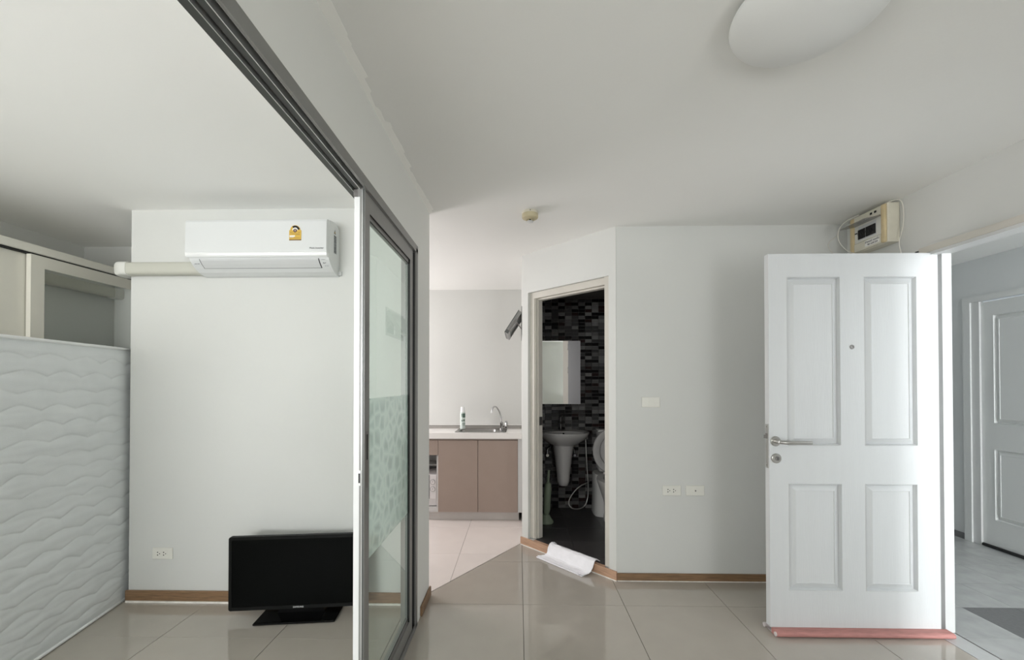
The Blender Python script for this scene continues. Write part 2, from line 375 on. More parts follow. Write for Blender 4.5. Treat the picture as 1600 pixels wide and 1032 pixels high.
# right wall with the entrance opening
bm = NB()
box(bm, (XR, 2.345, -0.02), (2.285, YB+0.1, H+0.02)); box(bm, (XR, 1.25, 2.0385), (2.285, 2.345, H+0.02)); box(bm, (XR, YW, -0.02), (2.285, 1.25, H+0.02))
struct('wall_right', bm, M_wall)
struct('wall_back', box(NB(), (0.652, YB, -0.02), (XR+0.02, YB+0.1, H+0.02)), M_wall)
# angled bathroom wall with its doorway
S0, S1, ZD = 0.064, 0.822, 2.05
bm = NB(); bwbox(bm, 0, S0, 0, 0.10, -0.02, H+0.02); bwbox(bm, S0, S1, 0, 0.10, ZD, H+0.02); bwbox(bm, S1, 0.879, 0, 0.10, -0.02, H+0.02); bwbox(bm, S0, S1, 0.013, 0.10, -0.02, 0.0625)
struct('wall_bathroom', bm, M_wall)
# kitchen side of the bathroom, with the small awning window
WY0, WY1, WZ0, WZ1 = 3.69, 4.24, 1.745, 1.995
bm = NB(); XK = 0.030
box(bm, (XK, CY, -0.02), (0.12, WY0, H+0.02)); box(bm, (XK, WY1, -0.02), (0.12, YK+0.1, H+0.02))
box(bm, (XK, WY0, -0.02), (0.12, WY1, WZ0)); box(bm, (XK, WY0, WZ1), (0.12, WY1, H+0.02))
struct('wall_right_kitchen', bm, M_wall)
struct('wall_back_kitchen', box(NB(), (-2.3, YK, -0.02), (0.12, YK+0.1, H+0.02)), M_wall)
bm = NB(); box(bm, (-2.355, 3.27, -0.02), (-2.255, YK+0.1, 0.92)); box(bm, (-2.355, 3.27, 2.16), (-2.255, YK+0.1, H+0.02))
box(bm, (-2.355, 4.14, 0.9), (-2.255, YK+0.1, 2.2))
struct('wall_left_kitchen', bm, M_wall)
# inside the bathroom
wb = struct('wall_back_bathroom', box(NB(), (0.10, 4.262, 0.0), (1.7, 4.36, 2.19)), M_mgrout)
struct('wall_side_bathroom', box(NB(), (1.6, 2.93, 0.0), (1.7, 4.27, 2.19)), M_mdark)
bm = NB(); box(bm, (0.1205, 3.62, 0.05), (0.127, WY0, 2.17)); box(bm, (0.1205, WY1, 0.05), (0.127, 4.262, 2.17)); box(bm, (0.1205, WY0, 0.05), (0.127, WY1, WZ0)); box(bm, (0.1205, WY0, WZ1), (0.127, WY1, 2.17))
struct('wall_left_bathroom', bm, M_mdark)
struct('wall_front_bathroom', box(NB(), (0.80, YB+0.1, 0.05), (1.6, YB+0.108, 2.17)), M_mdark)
# mosaic: the pieces in plain view are parts, the remainder one joined part
TW, TH, G = 0.0675, 0.0340, 0.0026
mesh_t = {}
def mos_mesh(k):
    if k not in mesh_t:
        bm = NB(); P = [(-TW/2+G/2, -TH/2+G/2), (TW/2-G/2, -TH/2+G/2), (TW/2-G/2, TH/2-G/2), (-TW/2+G/2, TH/2-G/2)]
        rings(bm, [[(p[0], 0, p[1]) for p in P], [(p[0], -0.007, p[1]) for p in P], [(p[0]*0.95, -0.0085, p[1]*0.91) for p in P]], cap0=False)
        me = bpy.data.meshes.new('mosaic_tile'); bm.to_mesh(me); bm.free(); me.materials.append(MOS[k]); mesh_t[k] = me
    return mesh_t[k]
nvis = 0; rest = {k: NB() for k in range(5)}
rt = random.Random(21)
for j in range(62):
    z = 2.168-TH*(j+0.5)
    if z < 0.075: break
    for i in range(22):
        x = 0.13+TW*(i+0.5)
        k = rt.choices(range(5), (34, 7, 24, 22, 13))[0]
        vis = 0.20 < x < 0.74 and not (0.15 < x < 0.61 and 1.11 < z < 1.74) and not (0.2 < x < 0.66 and 0.68 < z < 0.845) and not (0.34 < x < 0.53 and 0.32 < z < 0.7) and not (x > 0.70 and z < 0.86) and not z < 0.20
        if vis and nvis < 300:
            o = bpy.data.objects.new('mosaic_tile', mos_mesh(k)); COL.objects.link(o); o.location = (x, 4.262, z); o.parent = wb; nvis += 1
        else:
            box(rest[k], (x-TW/2+G/2, 4.2535, z-TH/2+G/2), (x+TW/2-G/2, 4.2625, z+TH/2-G/2))
ms = NB()
bigm = bpy.data.meshes.new('mosaic_field'); bmr = NB()
for k in range(5):
    tmp = bpy.data.meshes.new('t'); 
    for f in rest[k].faces: f.material_index = k
    rest[k].to_mesh(tmp); rest[k].free(); bmr.from_mesh(tmp); bpy.data.meshes.remove(tmp)
ms.free(); bmr.to_mesh(bigm); bmr.free()
for k in range(5): bigm.materials.append(MOS[k])
o = bpy.data.objects.new('mosaic_field', bigm); COL.objects.link(o); o.parent = wb; o['kind'] = 'stuff'

# corridor outside
bm = NB(); XH = 3.77
box(bm, (XH, -3.2, -0.02), (XH+0.1, -0.40, 2.4)); box(bm, (XH, 1.20, -0.02), (XH+0.1, 2.66, 2.4)); box(bm, (XH, -0.40, -0.02), (XH+0.1, 1.20, 0.6)); box(bm, (XH, -0.40, 2.1), (XH+0.1, 1.20, 2.4)); box(bm, (XH, 3.60, -0.02), (XH+0.1, 7.2, 2.4)); box(bm, (XH, 2.66, 2.015), (XH+0.1, 3.60, 2.4))
struct('wall_right_corridor', bm, M_hwall)
struct('wall_back_corridor', box(NB(), (2.2, 7.0, -0.02), (3.9, 7.1, 2.4)), M_hwall)
struct('wall_left_corridor', box(NB(), (2.286, 2.345, -0.02), (2.296, 7.0, 2.36)), M_hwall)
bm = NB(); box(bm, (2.2, -2.9, -0.02), (2.92, -2.8, 2.4)); box(bm, (3.65, -2.9, -0.02), (3.9, -2.8, 2.4)); box(bm, (2.92, -2.9, -0.02), (3.65, -2.8, 0.6)); box(bm, (2.92, -2.9, 2.3), (3.65, -2.8, 2.4))
struct('wall_front_corridor', bm, M_hwall)
struct('baseboard_corridor', box(NB(), (XH-0.010, 3.605, 0.0), (XH-0.0005, 7.0, 0.05)), M_htile2)

# ------------------------------------------------------------------ baseboards
def skirting(name, bmw, bmc, m, label):
    o = struct(name, bmw, m, label=label)
    if bmc: obj('caulk_line', bmc, M_caulk, o)
    return o
b = box(NB(), (0.655, YB-0.012, 0.004), (XR-0.001, YB-0.0002, 0.052), 0.003); c = box(NB(), (0.657, YB-0.014, 0.0002), (XR-0.002, YB-0.0002, 0.0045))
skirting('baseboard_back', b, c, M_wood, 'brown oak skirting below the socket wall')
b = box(NB(), (-2.368, YA-0.013, 0.010), (XP0-0.002, YA-0.0002, 0.072), 0.004); c = box(NB(), (-2.362, YA-0.015, 0.0002), (XP0-0.004, YA-0.0004, 0.011))
skirting('baseboard_bedroom', b, c, M_wood, 'brown oak skirting under the air conditioner wall')
b = NB(); bwbox(b, -0.012, 0.884, -0.012, -0.0002, 0.006, 0.0625); bwbox(b, S0+0.058, S1-0.036, -0.012, 0.020, 0.0630, 0.0645)
c = NB(); bwbox(c, -0.012, 0.884, -0.015, -0.0004, 0.0002, 0.0065)
skirting('baseboard_bathroom', b, c, M_wood2, 'pinkish oak skirting running along the bathroom step')
b = box(NB(), (XP1+0.0002, 2.365, 0.002), (XP1+0.013, 2.612, 0.060), 0.004)
skirting('baseboard_partition', b, None, M_wood, 'short brown skirting on the end of the partition')

# ------------------------------------------------------------------ bathroom door frame and open leaf
fr = NB()
F0 = 0.024
bwbox(fr, S0+0.001, S0+0.046, F0, 0.075, 0.067, ZD-0.001); bwbox(fr, S0+0.040, S0+0.056, F0+0.008, 0.10, 0.067, ZD-0.045)
bwbox(fr, S0+0.056, S0+0.066, 0.055, 0.10, 0.067, ZD-0.055)
bwbox(fr, S1-0.036, S1-0.001, F0-0.018, 0.10, 0.067, ZD-0.001)
bwbox(fr, S0+0.046, S1-0.036, F0, 0.075, ZD-0.050, ZD-0.001); bwbox(fr, S0+0.056, S1-0.036, 0.055, 0.10, ZD-0.062, ZD-0.045)
b = NB(); bwbox(b, S0+0.058, S1-0.038, 0.0205, 0.112, 0.0630, 0.0650)
struct('trim_7', b, M_btile, label='dark threshold tile on the bathroom step')
d3 = struct('door_3', fr, M_frame, label='cream painted frame of the bathroom doorway')
b = NB(); bwbox(b, S0+0.066, S0+0.0675, 0.062, 0.096, 0.975, 1.045); obj('strike_plate', b, M_dsteel, d3)
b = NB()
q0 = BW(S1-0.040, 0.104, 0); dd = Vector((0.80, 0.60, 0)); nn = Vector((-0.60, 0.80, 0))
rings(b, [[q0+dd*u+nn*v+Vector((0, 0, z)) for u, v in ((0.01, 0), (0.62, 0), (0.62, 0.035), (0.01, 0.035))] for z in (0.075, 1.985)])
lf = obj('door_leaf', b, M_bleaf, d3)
for z in (0.35, 1.45, 1.75):
    b = NB(); tube(b, [q0+nn*0.018+Vector((0, 0, z)), q0+nn*0.018+Vector((0, 0, z+0.08))], 0.008); obj('hinge', b, M_steel, lf, True)

# ------------------------------------------------------------------ entrance door (open leaf) and its frame
def door_face(bm, X0, X1, Z0, Z1, panels, yf, thick):
    """slab with moulded panels on the -Y face; panels = (x0,x1,z0,z1)"""
    xs = sorted({X0, X1} | {p[0] for p in panels} | {p[1] for p in panels}); zs = sorted({Z0, Z1} | {p[2] for p in panels} | {p[3] for p in panels})
    V = {}
    def vv(x, z):
        k = (round(x, 5), round(z, 5))
        if k not in V: V[k] = bm.verts.new((x, yf, z))
        return V[k]
    for xa, xb in zip(xs, xs[1:]):
        for za, zb in zip(zs, zs[1:]):
            if any(p[0]-1e-6 <= xa and xb <= p[1]+1e-6 and p[2]-1e-6 <= za and zb <= p[3]+1e-6 for p in panels): continue
            bm.faces.new((vv(xa, za), vv(xb, za), vv(xb, zb), vv(xa, zb)))
    for p in panels:
        prof = [(0, 0), (0.003, -0.003), (0.006, 0.004), (0.009, 0.017), (0.036, 0.002), (0.039, 0.001), (0.041, 0.004)]
        prev = None
        for o_, dp in prof:
            l = [(p[0]+o_, p[2]+o_), (p[1]-o_, p[2]+o_), (p[1]-o_, p[3]-o_), (p[0]+o_, p[3]-o_)]
            cur = [vv(*q) if o_ == 0 else bm.verts.new((q[0], yf+dp, q[1])) for q in l]
            if prev:
                for i in range(4): bm.faces.new((prev[i], prev[(i+1) % 4], cur[(i+1) % 4], cur[i]))
            prev = cur
        bm.faces.new(prev)
    bk = [bm.verts.new((x, yf+thick, z)) for x, z in ((X0, Z0), (X1, Z0), (X1, Z1), (X0, Z1))]
    bm.faces.new(bk[::-1])
    bl = [vv(x, Z0) for x in xs]; tl = [vv(x, Z1) for x in xs]; ll = [vv(X0, z) for z in zs]; rl = [vv(X1, z) for z in zs]
    bm.faces.new(bl[::-1]+[bk[0], bk[1]][0:1]+[bk[1]]); bm.faces.new(tl+[bk[2], bk[3]]); bm.faces.new(ll+[bk[3], bk[0]]); bm.faces.new(rl[::-1]+[bk[1], bk[2]])
    bmesh.ops.recalc_face_normals(bm, faces=bm.faces[:])
    return bm
DX0, DX1, DZ0, DZ1, DY = 1.327, 2.209, 0.030, 2.005, 2.258
d1 = struct('door_1', door_face(NB(), DX0, DX1, DZ0, DZ1, [(1.422, 1.702, 0.986, 1.882), (1.826, 2.098, 0.986, 1.882), (1.426, 1.704, 0.222, 0.786), (1.824, 2.094, 0.222, 0.786)], DY, 0.037), M_door,
            label='open white entrance door with four moulded panels')
hd = obj('door_handle', lathe(NB(), [(0.026, 0.0), (0.026, -0.006), (0.023, -0.009), (0.011, -0.009), (0.010, -0.045), (0.0, -0.047)], (1.358, DY-0.0003, 1.010), 'y', 28), M_steel, d1, True, auto=30)
b = NB(); tube(b, [(1.358, DY-0.036, 1.010), (1.362, DY-0.047, 1.010), (1.378, DY-0.052, 1.009), (1.405, DY-0.053, 1.008), (1.512, DY-0.053, 1.008)], 0.0095, 14); obj('lever', b, M_steel, hd, True, auto=40)
kr = obj('key_escutcheon', lathe(NB(), [(0.0255, 0.0), (0.0255, -0.006), (0.022, -0.009), (0.0, -0.009)], (1.361, DY-0.0003, 0.919), 'y', 28), M_steel, d1, True, auto=30)
obj('key_cylinder', lathe(NB(), [(0.012, 0.0), (0.012, -0.003), (0.0, -0.003)], (1.364, DY-0.0093, 0.919), 'y', 18), M_dsteel, kr, True, auto=30)
b = box(NB(), (1.3625, DY-0.0132, 0.912), (1.3655, DY-0.0120, 0.926)); obj('keyhole', b, M_hole, kr)
ph = obj('peephole', lathe(NB(), [(0.0115, 0), (0.0115, -0.003), (0.007, -0.004), (0.0065, -0.002), (0.0, -0.002)], (1.761, DY-0.0003, 1.508), 'y', 20), M_dsteel, d1, True, auto=30)
lp = bx('lock_faceplate', (1.3245, 2.266, 0.866), (1.3272, 2.288, 1.098), M_steel, d1)
b = NB(); prism(b, [(1.3245, 2.268), (1.3245, 2.286), (1.314, 2.286)], 'z', 1.022, 1.040); box(b, (1.3215, 2.270, 1.042), (1.3245, 2.284, 1.048)); obj('latch_bolt', b, M_dsteel, lp)
for z in (0.880, 1.084):
    obj('screw', lathe(NB(), [(0.004, 0.0), (0.003, -0.0012), (0, -0.0012)], (1.3245, 2.277, z), 'x', 10), M_dsteel, lp)
ds = obj('draught_strip', prism(NB(), [(2.206+0.014*(1+cos(a)), 0.0165+0.0135*sin(a)) if pi/2 < (a % (2*pi)) < 1.5*pi else (2.220, 0.0165+0.0135*sin(a)) for a in [pi/2+0.001+k*pi/8*0.999 for k in range(9)]]+[(2.2575, 0.003), (2.2575, 0.030)], 'x', 1.332, 2.234), M_seal, d1)
ds['label'] = 'dusty pink draught strip along the bottom edge'
b = NB(); tube(b, [(1.3275, 2.219, 0.0165), (1.3325, 2.219, 0.0165)], 0.0110, 14); obj('foam_end', b, M_foam, ds, True, auto=40)
b = NB(); tube(b, [(1.322, 2.310, 0.0145), (2.20, 2.310, 0.0145)], 0.0115, 14); obj('draught_strip', b, M_foam, d1, True, auto=40)
bx('fabric_flap', (1.334, 2.230, 0.0022), (2.20, 2.312, 0.0042), M_foam, d1)

bm = NB()
box(bm, (2.243, 2.270, 0.004), (2.2925, 2.345, 2.036)); box(bm, (XR-0.010, 2.318, 0.004), (2.2925, 2.3445, 2.036))
box(bm, (XR-0.010, 1.25, 1.996), (2.215, 2.345, 2.038)); box(bm, (2.215, 1.25, 2.006), (2.2925, 2.345, 2.038)); box(bm, (XR-0.010, 1.25, 0.004), (2.2925, 1.295, 2.036))
struct('door_2', bm, M_fwhite, label='white jamb and head of the entrance doorway')
struct('trim_3', box(NB(), (XR-0.016, 1.25, 2.012), (XR-0.0005, 2.318, 2.045)), M_frame, label='cream casing over the entrance doorway')

# corridor door opposite
bm = NB()
box(bm, (XH-0.016, 3.575, 0.0), (XH+0.10, 3.632, 2.03)); box(bm, (XH-0.016, 2.64, 0.0), (XH+0.10, 2.70, 2.03)); box(bm, (XH-0.016, 2.70, 1.985), (XH+0.10, 3.575, 2.03))
d4 = struct('door_4', bm, M_hdoor, label='closed grey white door across the corridor')
bx('frame_stop', (XH-0.004, 3.515, 0.0), (XH+0.03, 3.574, 1.984), M_fwhite, d4)
b = door_face(NB(), 2.70, 3.513, 0.012, 1.975, [(3.05+0.02, 3.428, 0.995, 1.862), (2.78, 3.02, 0.995, 1.862), (3.07, 3.428, 0.226, 0.790), (2.78, 3.02, 0.226, 0.790)], 0.0, 0.035)
bmesh.ops.transform(b, matrix=Matrix(((0, 1, 0, XH+0.012), (1, 0, 0, 0), (0, 0, 1, 0), (0, 0, 0, 1))), verts=b.verts[:]); bmesh.ops.reverse_faces(b, faces=b.faces[:])
obj('door_leaf', b, M_hdoor, d4)
b = NB(); tube(b, [(XH-0.004, 2.72, 0.014), (XH-0.004, 3.50, 0.014)], 0.0125, 12); obj('draught_strip', b, M_black, d4, True, auto=40)

# ------------------------------------------------------------------ sliding glass door in its track
bm = NB()
box(bm, (XP0, -0.95, 2.052), (XP1, 2.29, 2.0638))
box(bm, (-0.5600, -0.95, 2.028), (-0.5525, 2.29, 2.0665))
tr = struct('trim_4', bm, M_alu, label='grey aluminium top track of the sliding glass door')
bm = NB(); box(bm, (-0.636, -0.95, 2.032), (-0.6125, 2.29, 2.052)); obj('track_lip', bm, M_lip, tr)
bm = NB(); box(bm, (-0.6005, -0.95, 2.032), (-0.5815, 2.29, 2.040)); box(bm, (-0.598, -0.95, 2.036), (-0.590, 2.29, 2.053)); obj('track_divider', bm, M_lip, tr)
bm = NB(); box(bm, (-0.6125, -0.95, 2.028), (-0.6105, 2.28, 2.050)); box(bm, (-0.5815, -0.95, 2.028), (-0.5790, 2.28, 2.050)); box(bm, (-0.5606, -0.95, 2.0275), (-0.5598, 2.28, 2.034))
obj('track_fin', bm, M_alul, tr)
bm = NB(); box(bm, (-0.6105, -0.95, 2.047), (-0.6005, 2.28, 2.0525)); box(bm, (-0.5790, -0.95, 2.049), (-0.5600, 2.28, 2.0525)); box(bm, (-0.5612, -0.95, 2.034), (-0.5600, 2.28, 2.052))
obj('track_groove', bm, M_black, tr)
bm = NB(); box(bm, (XP0, 2.272, 0.0), (-0.5525, 2.2905, 2.05)); box(bm, (-0.5600, 2.254, 0.0), (-0.5525, 2.275, 2.05)); box(bm, (-0.6005, 2.262, 0.0), (-0.5815, 2.275, 2.03)); box(bm, (-0.636, 2.258, 0), (-0.6125, 2.275, 2.03))
jb = struct('trim_5', bm, M_alu, label='grey aluminium side jamb of the sliding glass door')
bm = NB(); box(bm, (-0.6125, 2.256, 0.001), (-0.6100, 2.273, 2.03)); box(bm, (-0.5815, 2.256, 0.001), (-0.5792, 2.273, 2.03)); obj('track_fin', bm, M_alul, jb)
bm = NB(); box(bm, (-0.5792, 2.2705, 0.001), (-0.5600, 2.2725, 2.03)); obj('track_groove', bm, M_black, jb)
bm = NB(); box(bm, (XP0, -0.95, -0.001), (-0.5500, 2.29, 0.006)); box(bm, (-0.5600, -0.95, 0.004), (-0.5525, 2.29, 0.020)); box(bm, (-0.5835, -0.95, 0.004), (-0.5775, 2.29, 0.018)); box(bm, (-0.636, -0.95, 0.004), (-0.6100, 2.29, 0.018))
bt = struct('trim_6', bm, M_alu, label='grey aluminium floor track of the sliding glass door')
bm = NB(); box(bm, (-0.5775, -0.95, 0.0062), (-0.5600, 2.28, 0.0072)); obj('track_groove', bm, M_black, bt)

PX0, PX1, PY0, PY1, PZ0, PZ1 = -0.5985, -0.5618, 1.520, 2.212, 0.020, 2.046
bm = NB()
box(bm, (PX0+0.010, PY0, PZ0), (PX1, PY0+0.050, PZ1)); box(bm, (PX0+0.010, PY1-0.052, PZ0), (PX1, PY1, PZ1))
sd = struct('door_5', bm, M_alu, label='sliding glass door with frosted leaf band parked at the wall end')
b = NB(); box(b, (PX0+0.010, PY0+0.050, 1.958), (PX1, PY1-0.052, PZ1)); box(b, (PX0+0.014, PY0+0.050, 1.935), (PX1-0.008, PY1-0.052, 1.958)); obj('top_rail', b, M_alu, sd)
b = NB(); box(b, (PX0+0.010, PY0+0.050, PZ0), (PX1, PY1-0.052, 0.088)); box(b, (PX0+0.014, PY0+0.050, 0.088), (PX1-0.008, PY1-0.052, 0.110)); obj('bottom_rail', b, M_alu, sd)
b = NB(); box(b, (PX1-0.0085, PY0+0.050, 1.9345), (PX1-0.0070, PY1-0.052, 1.9400)); box(b, (PX1-0.0085, PY0+0.050, 0.108), (PX1-0.0070, PY1-0.052, 0.1115)); box(b, (PX1-0.012, PY1-0.0545, 0.09), (PX1-0.0005, PY1-0.0518, 1.957)); box(b, (PX1-0.006, PY1+0.0005, 0.03), (PX1-0.0008, PY1+0.006, 2.02)); box(b, (PX1-0.006, PY0+0.050, 1.9575), (PX1-0.0006, PY1-0.052, 1.960)); obj('rubber_gasket', b, M_black, sd)
bx('glass_pane', (-0.5785, PY0+0.045, 0.10), (-0.5735, PY1-0.045, 1.945), M_glass, sd)
fo = bx('frosted_film', (-0.5732, PY0+0.051, 0.648), (-0.5727, PY1-0.053, 1.258), M_film, sd)
bx('weather_strip', (-0.6010, PY0-0.001, 0.012), (-0.5805, PY0+0.016, 2.000), M_strip, sd)
b = NB(); box(b, (-0.5722, PY0-0.0016, PZ0), (-0.5702, PY0+0.001, 2.03)); obj('edge_rib', b, M_alul, sd)
b = NB(); box(b, (-0.5695, PY0-0.0008, PZ0), (-0.5635, PY0+0.001, 2.03)); obj('edge_groove', b, M_alud, sd)
b = NB(); box(b, (-0.5615, PY0+0.0165, 1.030), (-0.5612, PY0+0.0365, 1.140), 0); box(b, (-0.5615, PY0+0.0165, 0.93), (-0.5614, PY0+0.0365, 1.03)); pull = obj('finger_pull', b, M_dsteel, sd)
bx('pull_recess', (-0.5613, PY0+0.021, 1.034), (-0.5609, PY0+0.035, 1.128), M_black, pull)
lk = bx('latch_keeper', (-0.5830, PY0-0.004, 0.945), (-0.5740, PY0+0.001, 1.000), M_alul, sd)
bx('latch_slot', (-0.5815, PY0-0.0046, 0.955), (-0.5755, PY0-0.0035, 0.990), M_black, lk)
b = NB(); box(b, (-0.606, PY0+0.004, 2.006), (-0.590, PY0+0.05, 2.030)); obj('roller_bracket', b, M_dsteel, sd)

# ------------------------------------------------------------------ awning window between kitchen and bathroom
bm = NB(); t = 0.028
box(bm, (XK-0.006, WY0, WZ0), (0.10, WY0+t, WZ1)); box(bm, (XK-0.006, WY1-t, WZ0), (0.10, WY1, WZ1)); box(bm, (XK-0.006, WY0+t, WZ0), (0.10, WY1-t, WZ0+t)); box(bm, (XK-0.006, WY0+t, WZ1-t), (0.10, WY1-t, WZ1))
w1 = struct('window_1', bm, M_alu, label='small grey awning window propped open above the kitchen')
ang = R(33)
def SW(y, u, v):   # u down the sash, v outward thickness
    return Vector((XK-0.002-sin(ang)*u-cos(ang)*v, y, WZ1-0.055-cos(ang)*u+sin(ang)*v))
def swbox(bm, y0, y1, u0, u1, v0, v1):
    return rings(bm, [[SW(y, u, v) for u, v in ((u0, v0), (u1, v0), (u1, v1), (u0, v1))] for y in (y0, y1)])
LS = 0.225
b = NB(); swbox(b, WY0-0.004, WY0+0.034, 0, LS, 0, 0.030); swbox(b, WY1-0.030, WY1+0.004, 0, LS, 0, 0.030); swbox(b, WY0+0.034, WY1-0.030, 0, 0.030, 0, 0.030); swbox(b, WY0+0.034, WY1-0.030, LS-0.030, LS, 0, 0.030)
sh = obj('sash', b, M_alu, w1)
b = NB(); swbox(b, WY0+0.030, WY1-0.026, 0.03, LS-0.03, 0.016, 0.021); obj('glass_pane', b, M_fglass, sh)
b = NB(); swbox(b, WY0-0.006, WY1+0.006, -0.004, LS+0.002, 0.030, 0.036); swbox(b, WY0-0.0055, WY0-0.004, LS-0.03, LS, 0.002, 0.030); obj('black_edge', b, M_alud, sh)
b = NB(); tube(b, [SW(WY0-0.008, 0.08, 0.012), SW(WY0-0.008, LS-0.045, 0.012), SW(WY0-0.008, LS-0.025, 0.002), SW(WY0-0.008, LS-0.040, -0.012), SW(WY0-0.008, 0.10, -0.016)], 0.0045, 8, 1); tube(b, [SW(WY0-0.008, 0.10, -0.016), (XK-0.004, WY0-0.006, 1.790)], 0.005, 8); obj('stay_arm', b, M_dsteel, w1, True, auto=40)

# windows behind the camera: frames with their leaves slid open
def win(name, x0, x1, z0, z1, label):
    bm = NB(); t = 0.05; y0, y1 = YW-0.09, YW-0.02
    box(bm, (x0, y0, z0), (x0+t, y1, z1)); box(bm, (x1-t, y0, z0), (x1, y1, z1)); box(bm, (x0+t, y0, z0), (x1-t, y1, z0+t)); box(bm, (x0+t, y0, z1-t), (x1-t, y1, z1))
    o = struct(name, bm, M_alu, label=label)
win('window_2', -2.95, -0.95, 0.70, 2.20, 'wide bedroom window behind the viewpoint')
win('window_3', 1.16, 2.12, 0.0, 2.15, 'living room balcony opening behind the viewpoint')

# ------------------------------------------------------------------ mattress on its edge
MA = R(100.75); md = Vector((cos(MA), sin(MA), 0)); mn = Vector((sin(MA), -cos(MA), 0))     # along, outward (towards the room)
m0 = Vector((-2.072, 0.90, 0)); ML, MH, MT = 2.02, 1.530, 0.21
m0 = Vector((-2.2775, 1.963, 0)) - md*1.10
mt = thing('mattress', 'large white quilted mattress standing on its edge in front of the wardrobe', 'mattress', (m0+md*ML/2-mn*MT/2)[:])
def quilt(s, z):
    pitch = 0.080
    zz = z + 0.016*mnoise.noise(Vector((s*1.7, z*1.5, 1.3))) + 0.006*mnoise.noise(Vector((s*6, z*5, 2.3)))
    def line(k):
        ph = 0.5*(k % 2)+0.18*mnoise.noise(Vector((k*1.7, 0.3, 5)))
        f = ((s+0.05*mnoise.noise(Vector((k*3.1, s*2.5, 0))))/0.205+ph) % 1.0
        am = 0.75+0.45*mnoise.noise(Vector((k*2.3, s*3.1, 8)))
        return k*pitch + 0.034*am*(1-abs(2*f-1)**1.35) - 0.014
    k = int(zz/pitch); c_ = [line(k+i) for i in (-1, 0, 1, 2)]
    lo = max([v for v in c_ if v <= zz], default=zz-pitch); hi = min([v for v in c_ if v > zz], default=zz+pitch)
    a = (zz-lo)/max(hi-lo, 1e-4); wd = min(1.0, (hi-lo)/pitch)
    h = 0.0085*(max(0, sin(pi*a**0.75))**0.5)*wd*(0.75+0.6*mnoise.noise(Vector((s*4, z*6, 11))))
    low = max(0.25, 1-z/1.1)
    wr = 0.0042*mnoise.noise(Vector((s*2.2+z*0.8, z*17.0, 4.0)))*low + 0.0022*mnoise.noise(Vector((s*5, z*38, 7)))*(0.5+low*0.5)+0.0016*mnoise.noise(Vector((s*11-z*6, z*24, 17)))
    ed = min(1, z/0.05, (MH-z)/0.06)
    return (h+wr)*max(0, ed)
NS, NZ = 440, 380
bm = NB(); V = []
for i in range(NS+1):
    s = 0.012+(ML-0.024)*i/NS
    row = []
    for j in range(NZ+1):
        z = 0.014+(MH-0.028)*j/NZ
        p = m0+md*s+mn*(quilt(s, z)-0.009); row.append(bm.verts.new((p.x, p.y, z)))
    V.append(row)
for i in range(NS):
    for j in range(NZ): bm.faces.new((V[i][j], V[i+1][j], V[i+1][j+1], V[i][j+1]))
obj('quilted_cover', bm, M_mattr, mt, True)
bm = NB(); rings(bm, [[m0+md*s+mn*v+Vector((0, 0, z)) for s, v in ((0.008, -0.012), (ML-0.008, -0.012), (ML-0.008, -MT), (0.008, -MT))] for z in (0.004, MH-0.004)])
obj('border', bm, M_mattr, mt)
for z in (0.010, MH-0.006):
    b = NB(); tube(b, [m0+mn*(-0.006)+Vector((0, 0, z)), m0+md*0.7+mn*(-0.006)+Vector((0, 0, z)), m0+md*1.4+mn*(-0.006)+Vector((0, 0, z)), m0+md*ML+mn*(-0.006)+Vector((0, 0, z))], 0.0085, 10)
    obj('piping', b, M_mattp, mt, True)

# ------------------------------------------------------------------ wardrobe with sliding mirror door
XW = -2.730
wd = thing('wardrobe', 'beige fitted wardrobe with plain and mirrored sliding doors behind the mattress', 'wardrobe', (-3.04, 2.1, 0))
bm = NB(); box(bm, (-3.34, 0.90, 0.0), (-2.80, 0.93, 2.10)); box(bm, (-3.34, 3.145, 0), (-2.80, 3.165, 2.10)); box(bm, (-3.34, 0.93, 0), (-3.325, 3.145, 2.10)); box(bm, (-3.34, 0.93, 0), (-2.80, 3.145, 0.05)); box(bm, (-3.325, 0.93, 2.082), (-2.80, 3.145, 2.10))
obj('carcass', bm, M_ward, wd)
bx('top_pelmet', (-2.80, 0.90, 2.055), (-2.728, 3.165, 2.102), M_wardt, wd, 0.004)
bx('track_gap', (-2.795, 0.91, 2.046), (-2.742, 3.16, 2.055), M_black, wd)
bx('plain_door', (-2.786, 1.10, 0.055), (-2.762, 2.32, 2.045), M_ward, wd, 0.003)['label'] = 'plain beige sliding door'
MY0, MY1 = 2.290, 3.160
bm = NB(); X0, X1 = -2.757, XW
box(bm, (X0, MY0, 0.055), (X1, MY0+0.068, 2.045)); box(bm, (X0, MY1-0.02, 0.055), (X1, MY1, 2.045)); box(bm, (X0, MY0+0.068, 1.977), (X1, MY1-0.02, 2.045)); box(bm, (X0, MY0+0.068, 0.055), (X1, MY1-0.02, 0.13))
mdr = obj('mirror_door', bm, M_ward, wd); mdr['label'] = 'beige framed sliding door with a mirror'
bx('mirror', (X0+0.004, MY0+0.06, 0.12), (X1-0.006, MY1-0.015, 1.985), M_mirr, mdr)

